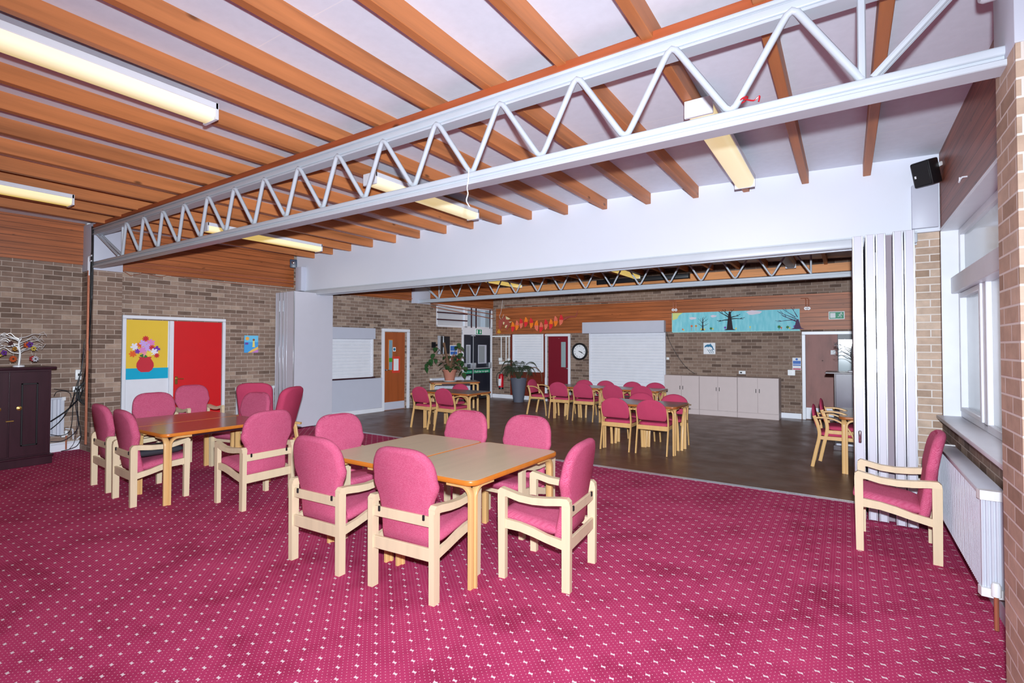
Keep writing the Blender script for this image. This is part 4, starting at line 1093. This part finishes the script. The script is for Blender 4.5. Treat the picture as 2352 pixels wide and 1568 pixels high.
# little seaside painting
s, z = won('L', 576.5, 790)
t = wthing('painting', 'small bright seaside painting on the brick between red door and partition', 'picture', 'L', s, z)
w_, h_ = .27, .34
MB().box(-w_/2, w_/2, -.012, 0, -h_/2, h_/2).build('canvas', plain('sea_blue', (70, 160, 225), .7), t, smooth=0)
MB().box(-w_/2, w_/2, -.014, -.012, .04, h_/2).build('sky_band', plain('sky_cyan', (110, 195, 235), .7), t, smooth=0)
MB().prism([(-.07, -h_/2), (w_/2, -h_/2), (w_/2, -.05), (.03, -.1)], 1, -.016, -.012).build('sand', plain('sand_orange', (240, 190, 100), .7), t, smooth=0)
MB().prism([(.0, -h_/2), (w_/2, -h_/2), (w_/2, -.1)], 1, -.018, -.016).build('path', plain('lilac_path', (196, 130, 200), .7), t, smooth=0)
MB().lathe([(0, -.012), (.035, -.012), (.035, -.016), (0, -.016)], 16, (-.08, 0, .11), 1).build('sun', plain('sun_orange', (245, 170, 70), .7), t)
MB().prism([(.02, -.06), (.07, -.06), (.06, .07), (.03, .07)], 1, -.018, -.014).build('tower', plain('tower_yellow', (236, 214, 120), .7), t, smooth=0)
MB().lathe([(0, -.014), (.022, -.014), (.022, -.02), (0, -.02)], 12, (.045, 0, .085), 1).build('lantern', plain('lantern_brown', (150, 84, 40), .7), t)
MB().box(-.12, -.06, -.016, -.012, -.01, .03).build('boat', plain('boat_purple', (110, 70, 160), .7), t, smooth=0)
# speakers and sensor
p = at(674, 606, 0, -9.82)
t = thing('speaker', 'small dark grey wall speaker near the left end of the white header', 'speaker', p, PI/2-.6)
MB().box(-.07, .07, -.06, .05, -.09, .09, .012, 2).build('cabinet', plain('dark_grey_case', (58, 66, 84), .4), t)
MB().ball((0, -.06, .02), .035, 1, .4, 1).build('cone', M['chrome'], t)
MB().box(-.02, .02, .05, .14, -.02, .02).build('bracket', M['black'], t)
p = at(2127, 397, 1, 6.25)
t = thing('speaker', 'black loudspeaker in the corner between header and window wall', 'speaker', p, math.radians(-38))
m = MB().box(-.085, .085, -.07, .07, -.12, .12, .014, 2); m.xf(Matrix.Rotation(math.radians(17), 4, 'X')); m.build('cabinet', M['black'], t)
m = MB().box(-.075, .075, -.074, -.069, -.11, .11, .006, 1); m.xf(Matrix.Rotation(math.radians(17), 4, 'X')); m.build('grille', M['blackm'], t)
m = MB().box(-.06, -.045, -.0765, -.073, -.03, -.005); m.xf(Matrix.Rotation(math.radians(17), 4, 'X')); m.build('badge', M['paper'], t)
MB().box(-.03, .03, .06, .1, .0, .09, .006, 1).tube([(0, .08, .05), (.1, .06, .07)], .02).build('bracket', M['plasticw'], t)
p = wpt('L', *won('L', 208, 517, .1), .1)
tag(MB().lathe([(0, -.0), (.035, 0), (.04, -.03), (.02, -.045), (0, -.047)], 18, axis=1).tube([(0, 0, 0), (0, .1, 0)], .008).build('sensor', M['plasticw'], None, p, WALL['L'][3]-.5), 'round white sensor at the top of the left wall by the pillar', 'sensor')
# hook in the boards over the window
s, z = won('R', 2222, 411)
tag(MB().tube([(0, 0, .02), (0, -.03, .02), (.0, -.045, .0), (.015, -.05, -.02), (.035, -.05, -.015), (.045, -.05, .01)], .006, 6).build('hook', M['white'], None, wpt('R', s, z), WALL['R'][3]), 'white cup hook screwed into the boards above the window', 'hook')

# ================================================================== WALL BITS: far hall
# leaning screens
s, z = won('L', 1016, 792, .3)
t = wthing('wall_monitor', 'black screen on a wall bracket behind the climber', 'monitor', 'L', s, z, off=.3)
m = MB().box(-.3, .02, -.03, .03, -.24, .24, .006, 1); m.xf(Matrix.Rotation(.5, 4, 'Z')); m.build('screen', M['black'], t)
m = MB().box(-.32, -.29, -.04, .04, -.25, .25, .004, 1).box(.0, .03, -.04, .04, -.25, .25, .004, 1); m.xf(Matrix.Rotation(.5, 4, 'Z')); m.build('silver_frame', M['alu'], t)
m = MB().box(.05, .28, -.02, .02, -.24, .24, .006, 1); m.build('side_screen', M['black'], t)
MB().tube([(0, .03, -.0), (-.05, .28, 0)], .02).box(-.12, .02, .27, .3, -.08, .08).build('bracket', M['black'], t)
# poster and red call point
s, z = won('L', 1042, 810)
t = wthing('poster', 'blue and red safety poster behind the climber', 'poster', 'L', s, z)
MB().box(-.16, .16, -.004, 0, -.22, .22).build('sheet', M['paper'], t, smooth=0)
MB().box(-.14, .14, -.006, -.004, .06, .2).build('blue_block', M['blue'], t, smooth=0); MB().box(-.14, .14, -.006, -.004, -.05, .04).build('blue_block', M['blue'], t, smooth=0)
MB().prism([(-.14, -.2), (.14, -.2), (.14, -.12), (.03, -.08), (-.1, -.11)], 1, -.006, -.004).build('red_block', M['fire'], t, smooth=0)
s, z = won('L', 1051.5, 829)
t = wthing('fire_call_point', 'red fire call point on the brick beside the navy doors', 'call point', 'L', s, z)
MB().box(-.05, .05, -.05, 0, -.05, .05, .006, 1).build('case', M['fire'], t); MB().box(-.025, .025, -.054, -.05, -.02, .02).build('face', M['paper'], t, smooth=0)
flat('call_point_sign', 'L', 1056, 812, .09, .12, plain('sign_pink', (226, 190, 180), .6), 'small pale sign over the red call point', 'sign')
s, z = won('L', 1047, 776)
# extinguisher
s, z = won('F', 1151, 893, .1)
t = wthing('fire_extinguisher', 'red fire extinguisher hung beside the palm', 'fire extinguisher', 'F', s, z, off=.1)
MB().lathe([(0, .0), (.072, 0), (.078, .03), (.078, .40), (.06, .46), (.025, .48), (0, .48)], 24).build('cylinder', M['fire'], t)
MB().lathe([(.079, -.0), (.079, .055)], 24, cap=False).build('base_skirt', M['black'], t)
MB().box(-.05, .035, -.081, -.06, .1, .32, .004, 1).build('label', M['paper'], t)
MB().lathe([(.02, .48), (.02, .52), (0, .52)], 12).box(-.02, .08, -.015, .015, .52, .54, .004, 1).box(-.01, .07, -.012, .012, .56, .575, .004, 1).build('valve', M['chrome'], t)
MB().tube(bez([(-.02, 0, .51), (-.1, -.01, .5), (-.15, -.02, .4), (-.15, -.03, .25), (-.1, -.05, .12), (-.08, -.06, .06)], 6), .01, 8).build('hose', M['blackm'], t)
MB().box(-.03, .03, .07, .1, .2, .45).build('bracket', M['black'], t)
flat('extinguisher_sign', 'F', 1167.5, 863, .1, .16, plain('sign_tan', (214, 170, 150), .6), 'small tan sign beside the extinguisher', 'sign')
# trunking
t = wthing('cable_trunking', 'white trunking with three drops to switches left of the small shutter', 'trunking', 'F', 0, 0)
xa, zt = won('F', 1131, 772.5); xb = fx(1174.5)
MB().box(xa, xb, -.03, 0, zt-.02, zt+.02, .003, 1).build('trunk_run', M['plasticw'], t)
for u, v in ((1152, 822), (1163, 832), (1170, 824)):
    x_ = fx(u); MB().box(x_-.014, x_+.014, -.025, 0, fz(u, v), zt, .003, 1).build('trunk_drop', M['plasticw'], t)
for u, v, W_, H_ in ((1150.5, 825, .12, .1), (1150.5, 833, .09, .09), (1160, 833, .2, .08), (1170, 829, .1, .17)):
    x_, z_ = won('F', u, v); MB().box(x_-W_/2, x_+W_/2, -.045, 0, z_-H_/2, z_+H_/2, .005, 1).build('switch_box', M['plasticw'], t)
wpipe('white_conduit', 'L', [(1127.5, 722), (1126.5, 772), (1133, 773)], .011, 'plasticw', 'white conduit beside the high window in the corner')
# clock
s, z = won('F', 1332, 807)
t = wthing('wall_clock', 'round black rimmed wall clock with roman numerals', 'clock', 'F', s, z)
R_ = .245
MB().lathe([(R_*.78, -.02), (R_*.8, -.05), (R_*.9, -.065), (R_, -.045), (R_, 0), (0, 0)], 40, axis=1, cap=False).build('rim', M['black'], t, smooth=50)
MB().lathe([(0, -.02), (R_*.8, -.02), (R_*.8, -.01), (0, -.01)], 40, axis=1).build('face', M['paper'], t)
for k, nm in enumerate('XII I II III IIII V VI VII VIII IX X XI'.split()):
    a = PI/2-k*PI/6; text(nm, .045, 'numeral', M['black'], t, (R_*.63*math.cos(a), -.021, R_*.63*math.sin(a)), (PI/2, -(a-PI/2), 0), .001)
def hand(deg, L, w_): 
    a = math.radians(90-deg); d = Vector((math.cos(a), 0, math.sin(a))); q = Vector((-d.z, 0, d.x))*w_
    MB().prism([(p_.x, p_.z) for p_ in (d*-.03-q, d*L*.6-q*1.3, d*L, d*L*.6+q*1.3, d*-.03+q)], 1, -.027, -.024).build('hand', M['black'], t, smooth=0)
hand(110, .1, .008); hand(112+6, .15, .006)
# black projector screen case
b = MB().box(0, 2.42, -.05, .05, -.06, .06, .02, 3)
t = thing('projector_screen', 'long black projector screen case under the far joists', 'projector screen', (-5.63, 12.75, 3.36))
b.build('case', M['black'], t); MB().box(-.012, .0, -.055, .055, -.065, .065, .004, 1).box(2.42, 2.432, -.055, .055, -.065, .065, .004, 1).build('end_cap', M['blackm'], t)
MB().box(.3, .34, -.02, .02, .05, .14).box(2.1, 2.14, -.02, .02, .05, .14).build('hanger', M['black'], t)
# banner
s0, z0 = won('F', 1544.7, 762.5, .05); s1, z1 = won('F', 1836.5, 709, .05)
t = wthing('painted_banner', 'long sky blue painted banner of bare trees and spring flowers on the far wall', 'banner', 'F', s0, z0, off=.045)
W = s1-s0; Hh = z1-z0
def sky():
    n = NT('banner_sky'); v = n.noise(n.comb(*[n.math('MULTIPLY', q, k) for q, k in zip(n.sep(n.coord()), (5., 1., 1.))]), 3, 4)
    return n.done(n.ramp(v, [(.3, lin((112, 200, 214))), (.7, lin((156, 222, 232)))]), .8)
MB().box(0, W, -.004, 0, 0, Hh).build('painted_sheet', sky(), t, smooth=0)
MB().box(-.01, W+.01, -.006, .001, -.014, .0).box(-.014, .004, -.006, .001, -.014, Hh).build('border', plain('banner_edge', (170, 224, 214), .8), t, smooth=0)
dk = plain('trunk_black', (44, 32, 38), .8)
def painttree(cx, h, r, brs, mat, nm, kx=1.):
    m = MB().prism([(cx-r*2.0, .03), (cx-r, .06), (cx-r*.75, h*.45), (cx-r*.3, h), (cx+r*.3, h), (cx+r*.75, h*.45), (cx+r, .06), (cx+r*2.0, .03)], 1, -.0075, -.004)
    for ax, az, bx, bz, w_ in brs:
        P = [Vector((cx+ax*kx, -.006, az)), Vector((cx+(ax*.55+bx*.45)*kx, -.006, az*.6+bz*.4+.01)), Vector((cx+bx*kx, -.006, bz))]
        m.tube(P, [w_, w_*.7, w_*.3], 5)
        for q in (.12, -.1): m.tube([P[1].lerp(P[2], .5), P[2]+Vector((q*.3*kx, 0, abs(q)*.3-.0))], w_*.35, 4)
    m.build(nm, mat, t, smooth=40)
painttree(W*.482, Hh*.98, .07, [(0, .33, -.22, .46, .016), (0, .36, -.14, .5, .013), (-.02, .28, -.26, .24, .016), (.02, .33, .2, .37, .014), (.02, .3, .3, .29, .013), (0, .4, .06, .5, .012)], dk, 'black_tree')
painttree(W*.262, Hh*.72, .018, [(0, .2, -.08, .3, .007), (0, .22, .09, .28, .007), (0, .12, -.1, .19, .007), (0, .13, .1, .17, .007), (0, .26, .05, .34, .006)], dk, 'small_tree')
painttree(W*.985, Hh*.52, .07, [(-.02, .2, -.3, .34, .014), (-.04, .24, -.42, .2, .01), (-.02, .26, -.38, .42, .01), (-.04, .3, -.28, .48, .009), (0, .3, -.1, .5, .01)], plain('purple_branch', (86, 60, 92), .8), 'purple_tree')
MB().prism([(0, Hh), (0, Hh*.62), (.12, Hh*.7), (.16, Hh*.86), (.26, Hh)], 1, -.006, -.004).build('painted_sun', plain('pale_sun', (214, 220, 140), .8), t, smooth=0)
for c_, z_, a_, b_ in ((.178, .70, .085, .03), (.352, .78, .07, .028), (.67, .9, .16, .05)):
    MB().prism([(W*c_+a_*math.cos(q)*(1+.12*math.sin(5*q)), Hh*z_+b_*math.sin(q)*(1+.2*math.cos(3*q))) for q in [2*PI*i/20 for i in range(20)]], 1, -.006, -.004).build('painted_cloud', plain('pink_cloud', (226, 214, 226), .8), t, smooth=0)
for c_, z_, col, r_ in ((.09, .14, 'o', .022), (.1, .1, 'y', .02), (.168, .3, 'o', .03), (.205, .3, 'y2', .03), (.25, .13, 'y', .025), (.275, .12, 'y', .022), (.33, .16, 'g', .035), (.345, .14, 'y', .02), (.445, .19, 'u', .03), (.53, .14, 'y', .02), (.64, .2, 'y', .02), (.855, .18, 'g', .04), (.87, .14, 'o', .02), (.915, .16, 'g', .035), (.93, .12, 'y', .02), (.965, .19, 'u', .03)):
    MB().prism(petals(6, r_, r_*.5, (W*c_, Hh*z_)), 1, -.0065, -.004).tube([(W*c_, -.005, .03), (W*c_, -.005, Hh*z_)], .004, 4).build('painted_flower', plain('flower_'+col, fc[col], .8), t, smooth=0)
# dolphin tile
s, z = won('F', 1629.5, 800)
t = wthing('picture_tile', 'square white tile painted with a leaping blue dolphin', 'picture', 'F', s, z)
MB().box(-.14, .14, -.01, 0, -.14, .14, .003, 1).build('tile', M['paper'], t)
body = [(-.12, .02), (-.1, .07), (-.05, .1), (.01, .1), (.03, .125), (.045, .09), (.08, .05), (.095, .0), (.12, -.035), (.09, -.03), (.06, -.04), (.075, -.005), (.05, .03), (.0, .045), (-.03, .03), (-.05, .045), (-.09, .03)]
MB().prism(body, 1, -.013, -.01).build('dolphin', plain('dolphin_teal', (30, 110, 150), .6), t, smooth=0)
for k in range(3): MB().tube(bez([(-.05+.045*k, -.012, -.03), (-.02+.045*k, -.012, -.05), (.0+.045*k, -.012, -.09), (.02+.03*k, -.012, -.12)], 4), [.006]*12+[.003], 5).build('wave', plain('wave_teal', (28, 96, 120), .6), t)
# notice, switch, sockets by the plywood door
s, z = won('F', 1830, 835.5)
t = wthing('poster', 'white notice with blue and red bands beside the plywood door', 'poster', 'F', s, z)
MB().box(-.085, .085, -.004, 0, -.14, .14).build('sheet', M['paper'], t, smooth=0); MB().box(-.075, .08, -.006, -.004, .0, .07).build('blue_block', M['blue'], t, smooth=0)
MB().box(-.075, .08, -.006, -.004, -.04, -.015).build('blue_block', M['blue'], t, smooth=0); MB().box(-.075, .08, -.006, -.004, -.13, -.1).build('red_block', plain('band_crimson', (190, 60, 90), .6), t, smooth=0)
MB().lathe([(0, -.004), (.025, -.004), (.025, -.006), (0, -.006)], 14, (0, 0, .105), 1).build('blue_disc', M['blue'], t)
for u, v, W_, H_, lab in ((1818, 855.5, .15, .13, 'pale light switch below the notice by the plywood door'), (1705, 855, .15, .08, 'white double socket above the pale cupboards'), (1534.5, 823, .07, .06, 'small white box at the right edge of the wide shutter')):
    s, z = won('F', u, v); t = wthing('wall_socket', lab, 'socket', 'F', s, z)
    MB().box(-W_/2, W_/2, -.03, 0, -H_/2, H_/2, .006, 1).build('plate', M['plasticw'], t)
    MB().box(-W_*.3, W_*.0, -.045, -.03, -H_*.25, H_*.2, .004, 1).build('plug' if u == 1705 else 'rocker', M['black'] if u == 1705 else M['plasticw'], t)
ps = [won('F', u, v, .03) for u, v in ((1531, 757), (1534, 775), (1546, 800), (1565, 830), (1580, 847), (1596, 858))]
tag(MB().tube(bez([wpt('F', a, b, .03) for a, b in ps], 5), .006, 6).build('cable', M['black'], None, smooth=60), 'thin black cable slanting from the shutter box to the pale cupboards', 'cable')
s, z = won('F', 1921.5, 724, .05)
t = wthing('exit_sign', 'green running man exit sign on the boards at the far right', 'sign', 'F', s, z, off=.042)
MB().box(-.15, .15, -.02, 0, -.09, .09, .008, 2).build('sign_case', M['plasticw'], t); MB().box(-.13, .13, -.024, -.02, -.07, .07, .003, 1).build('sign_face', M['green_sign'], t)
MB().box(-.12, -.02, -.027, -.024, -.055, .055, .004, 1).build('doorway', M['paper'], t)
fg = MB().lathe([(0, -.027), (.013, -.027), (.013, -.024), (0, -.024)], 14, (.085, 0, .045), 1)
for pl in (((.075, .03), (.06, -.005)), ((.06, -.005), (.085, -.02), (.08, -.05)), ((.06, -.005), (.045, -.03), (.02, -.035)), ((.075, .025), (.1, .012), (.112, .025)), ((.073, .022), (.05, .02), (.042, .002))):
    fg.tube([(p_[0], -.0255, p_[1]) for p_ in pl], .0065, 6)
fg.build('running_figure', M['paper'], t, smooth=0)

# ================================================================== PAPER DRAGON
def fpt(u, v, off=.1):
    s, z = won('F', u, v, off); return s, z
s0, z0 = fpt(1175, 752)
t = wthing('paper_dragon', 'red and orange paper dragon garland hanging on the far wall boards', 'garland', 'F', s0, z0, off=.1)
red, orj, pnk, brn = plain('paper_red', (226, 40, 52), .8), plain('paper_orange', (248, 130, 30), .8), plain('paper_coral', (236, 120, 96), .8), plain('paper_brown', (164, 76, 62), .8)
fans = [(1179, 750, 'o', 'r'), (1188.5, 746.5, 'k', 'o'), (1198, 743, 'r', 'k'), (1209, 739, 'o', 'r'), (1221.5, 742, 'r', 'o'), (1232, 747.5, 'o', 'k'), (1244, 750.5, 'k', 'r'), (1255, 745, 'r', 'k'), (1266.5, 743.5, 'o', 'r'), (1277.5, 737.5, 'k', 'o'), (1290, 734, 'r', 'k')]
cm = {'r': red, 'o': orj, 'k': pnk}
for i, (u, v, c1, c2) in enumerate(fans):
    s, z = fpt(u, v); s -= s0; z -= z0
    tl = random.uniform(-.15, .15); sg = -1 if i in (5,) else 1
    for (a0, a1, c) in ((5, 78, c1), (-78, 5, c2)):
        n = 8; tip = (s-sg*.075, -.01, z); m = MB(); R_ = .165
        vt = m.bm.verts.new(tip); prev = None
        for k in range(n+1):
            a = math.radians(a0+(a1-a0)*k/n)+tl
            q = m.bm.verts.new((tip[0]+sg*R_*math.cos(a)*.82, -.01-(.014 if k % 2 else 0), tip[2]+R_*math.sin(a)))
            if prev: m.bm.faces.new((vt, prev, q))
            prev = q
        o = m.build('paper_fan', cm[c], t, smooth=0)
        md = o.modifiers.new('solid', 'SOLIDIFY'); md.thickness = .002
def P2(u, v): s, z = fpt(u, v); return (s-s0, z-z0)
MB().prism([P2(1163, 725), P2(1174, 743), P2(1165, 758), P2(1157, 744)], 1, -.03, -.012).build('dragon_head', brn, t, smooth=0)
MB().prism([P2(1163, 726), P2(1152, 733), P2(1147, 735), P2(1147, 753), P2(1151, 756), P2(1155, 745)], 1, -.036, -.02).build('dragon_jaw', brn, t, smooth=0)
for pl in ((1163, 726, 1174, 732, 1169, 734, 1164, 733), (1170, 739, 1178, 738, 1173, 741), (1157, 739, 1161, 740, 1159, 745, 1157, 745), (1163, 747, 1167, 746, 1164, 753, 1161, 752)):
    MB().prism([P2(pl[i], pl[i+1]) for i in range(0, len(pl), 2)], 1, -.04, -.036).build('cream_patch', plain('cream_paper', (226, 208, 160), .8), t, smooth=0)
m = MB()
for k in range(9):
    a = -PI/2+(k-4)*.2; b0 = P2(1147.5, 756); m.tube([(b0[0], -.03, b0[1]), (b0[0]+.05*math.cos(a), -.03-.01*(k % 3), b0[1]-.05), (b0[0]+.1*math.cos(a), -.03, b0[1]+.13*math.sin(a))], .006, 5)
m.build('yellow_tassel', plain('tassel_yellow', (232, 172, 40), .8), t, smooth=0)
m = MB(); tl = [(1296, 733), (1303, 729), (1312, 727), (1322, 727), (1325, 721), (1328, 712)]
cv = bez([(P2(u, v)[0], -.02, P2(u, v)[1]) for u, v in tl], 5); m.tube(cv, [.045-.04*i/(len(cv)-1) for i in range(len(cv))], 6); m.tube([cv[-6], cv[-6]+Vector((.05, 0, .0))], .006, 5)
m.build('dragon_tail', brn, t, smooth=40)
m = MB().tube(bez([(P2(1155, 687)[0], .0, P2(1155, 687)[1]), (P2(1151, 715)[0], 0, P2(1151, 715)[1]), (P2(1148, 727)[0], -.02, P2(1148, 727)[1]), (P2(1153, 733)[0], -.02, P2(1153, 733)[1]), (P2(1158, 722)[0], -.02, P2(1158, 722)[1])], 5), .004, 5)
m.build('hanging_string', M['paper'], t)

# ================================================================== PLANTS
# climber in a terracotta pot on the small table
pc = Vector((-8.45, 9.92, .73))
t = thing('potted_climber', 'leafy climber in a terracotta pot on a saucer standing on the table by the radiator', 'potted plant', pc)
MB().lathe([(0, 0), (.16, 0), (.185, .02), (.18, .025), (.14, .012), (0, .012)], 28).build('saucer', M['saucer'], t)
MB().lathe([(0, .012), (.115, .012), (.165, .255), (.185, .26), (.185, .295), (.165, .3), (.16, .27), (0, .265)], 28).build('pot', M['terra'], t)
MB().tube([(0, 0, .2), (-.1, 0, .6), (-.2, .0, .98)], [.022, .026, .032], 8).build('moss_pole', M['stem'], t)
rnd = random.Random(11); lf = MB(); st = MB()
def leaf(m, c, d, L, w_):
    d = Vector(d).normalized(); sd = d.cross(Vector((0, 0, 1)))
    sd = sd.normalized() if sd.length > .1 else Vector((1, 0, 0)); up = sd.cross(d).normalized()
    c = Vector(c); pts = [(0, 0), (.12, .55), (.35, .85), (.6, .72), (.85, .32), (1.05, 0)]
    mid = [m.bm.verts.new(c+d*(L*a)-up*(.12*L*a*a)) for a, _ in pts]
    for sg in (1, -1):
        e = [mid[0]]+[m.bm.verts.new(c+d*(L*(a-.06))+sd*(sg*w_*b)+up*(.1*w_*b)-up*(.12*L*a*a)) for a, b in pts[1:-1]]+[mid[-1]]
        for i in range(len(pts)-1):
            q = [mid[i], e[i], e[i+1], mid[i+1]]; q2 = []
            for x_ in q:
                if x_ not in q2: q2.append(x_)
            if len(q2) >= 3:
                try: m.bm.faces.new(q2)
                except ValueError: pass
for k in range(30):
    a = rnd.uniform(0, 2*PI); rr = rnd.uniform(.05, .32); z = rnd.uniform(.28, .66)
    e = Vector((rr*math.cos(a), rr*math.sin(a), z))
    st.tube(bez([(0, 0, .26), (e.x*.5, e.y*.5, z+.02), e], 4), .004, 5)
    leaf(lf, e, (math.cos(a), math.sin(a), -.5), rnd.uniform(.12, .19), rnd.uniform(.055, .08))
vu = RT0                                                     # long trailing shoots to either side
for (dx, dz, n) in ((-.62, .2, 9), (.3, .62, 5), (.4, .15, 5), (.36, -.05, 4), (-.45, .5, 3)):
    e = vu*dx
    cu = bez([(0, 0, .27), (e.x*.35, e.y*.35, .45+dz*.4), (e.x*.8, e.y*.8, .36+dz), (e.x, e.y, .22+dz*.6)], 6); st.tube(cu, .005, 5)
    for k in range(n):
        q = cu[int(len(cu)*(.5+.48*k/n))]; leaf(lf, q, (rnd.uniform(-1, 1), rnd.uniform(-1, .3), rnd.uniform(-1, -.1)), rnd.uniform(.14, .2), rnd.uniform(.06, .085))
st.build('stems', M['stem'], t, smooth=60); lf.build('foliage', M['leaf'], t, smooth=60)
# palm in the tall grey pot
pp = (-8.02, 12.5, 0)
t = thing('potted_palm', 'palm with arching fronds in a tall grey ribbed pot', 'potted plant', pp)
prof = [(0, 0), (.145, 0)]
for k in range(14): 
    z = .02+.62*k/13; r_ = .147+.085*(k/13)**.9
    prof += [(r_, z), (r_+.004, z+.022)]
prof += [(.245, .66), (.245, .69), (.225, .69), (.22, .64), (0, .63)]
MB().lathe(prof, 32).build('pot', M['grey_pot'], t, smooth=50)
m = MB(); rnd = random.Random(4)
for k in range(20):
    a = 2*PI*k/20+rnd.uniform(-.2, .2); L = rnd.uniform(.4, .68); up = rnd.uniform(.3, .62)
    d = Vector((math.cos(a), math.sin(a)*.8, 0)); cu = bez([(d.x*.02, d.y*.02, .62), (d.x*L*.4, d.y*L*.4, .66+up*.8), (d.x*L*.8, d.y*L*.8, .68+up*.85), (d.x*L*1.05, d.y*L*1.05, .62+up*.5)], 6)
    m.tube(cu, .005, 5)
    sd = d.cross(Vector((0, 0, 1))).normalized()
    for i in range(5, len(cu)-1):
        for sg in (1, -1):
            b0 = cu[i]; tn = (cu[i+1]-cu[i-1]).normalized(); q = b0+tn*.1+sd*(sg*.12)-Vector((0, 0, .08))
            x1, x2, x3 = m.bm.verts.new(b0-tn*.008), m.bm.verts.new(b0+tn*.012), m.bm.verts.new(q)
            m.bm.faces.new((x1, x2, x3))
m.build('fronds', M['leaf2'], t, smooth=0)
tag(MB().tube([(.34*math.cos(q)*.7, .0, .55+.34*math.sin(q)) for q in [PI*i/16 for i in range(-1, 18)]], .012, 6).build('cane_hoop', M['stem'], None, (-7.62, 12.72, .12), .2), 'bent cane hoop standing between the palm and the table row', 'hoop')

# ================================================================== LIGHT, WORLD, CAMERA
wd = bpy.data.worlds.new('World'); sc.world = wd; wd.use_nodes = True
bg = wd.node_tree.nodes['Background']; bg.inputs[0].default_value = lin((226, 232, 246))+(1,); bg.inputs[1].default_value = 1.
def light(name, typ, loc, energy, col, **kw):
    l = bpy.data.lights.new(name, typ); l.energy = energy; l.color = col
    for k, v in kw.items(): setattr(l, k, v)
    o = bpy.data.objects.new(name, l); COL.objects.link(o); o.location = loc; return o
fl_ = light('camera_flash', 'SPOT', tuple(EYE+Vector((0, 0, .21))+RT*.03-FW*.02), 295, (.9, .99, 1.08), shadow_soft_size=.035, spot_size=math.radians(158), spot_blend=1.)
fl_.rotation_euler = (PI/2-math.radians(7), 0, YAW)
fl_.data.use_nodes = True
nt = fl_.data.node_tree; em = nt.nodes['Emission']; fo = nt.nodes.new('ShaderNodeLightFalloff'); fo.inputs['Strength'].default_value = 1.
mA = nt.nodes.new('ShaderNodeMath'); mA.operation = 'MULTIPLY'; mA.inputs[1].default_value = .72; nt.links.new(fo.outputs['Linear'], mA.inputs[0])
mB = nt.nodes.new('ShaderNodeMath'); mB.operation = 'MULTIPLY_ADD'; mB.inputs[1].default_value = .28/6.5; nt.links.new(fo.outputs['Constant'], mB.inputs[0]); nt.links.new(mA.outputs[0], mB.inputs[2])
nt.links.new(mB.outputs[0], em.inputs['Strength'])
for x, y0, y1, z in ((-.885, 3.8, 5.8, 3.29), (-4.32, 3.75, 5.5, 3.37), (-7.98, 3.8, 5.7, 3.32), (-4.16, -.3, 1.9, 3.37), (-7.96, -.1, 2.1, 3.33), (-8, 10.4, 12.4, 3.32), (-4.52, 10.6, 12.6, 3.36)):
    o = light('strip_lamp', 'AREA', (x, (y0+y1)/2, z), 5, (1., .86, .62), shape='RECTANGLE', size=.16, size_y=y1-y0)
o = light('window_daylight', 'AREA', (1.25, 4.9, 1.9), 16, (.9, .95, 1.), shape='RECTANGLE', size=2.8, size_y=1.6); o.rotation_euler = (0, PI/2, 0)

cam = bpy.data.cameras.new('Camera'); co = bpy.data.objects.new('Camera', cam); COL.objects.link(co)
co.matrix_world = Matrix(((RT.x, UP.x, -FW.x, 0), (RT.y, UP.y, -FW.y, 0), (RT.z, UP.z, -FW.z, H), (0, 0, 0, 1)))
cam.sensor_width = 36; cam.lens = F/2352*36; cam.shift_x = -(CX-1176)/2352; cam.shift_y = (CY-784)/2352
cam.clip_start = .05; cam.clip_end = 200
sc.camera = co
sc.view_settings.view_transform = 'Standard'; sc.view_settings.look = 'None'; sc.view_settings.gamma = 1; sc.view_settings.exposure = 0.
sc.cycles.use_denoising = True
sc.cycles.max_bounces = 8; sc.cycles.diffuse_bounces = 2
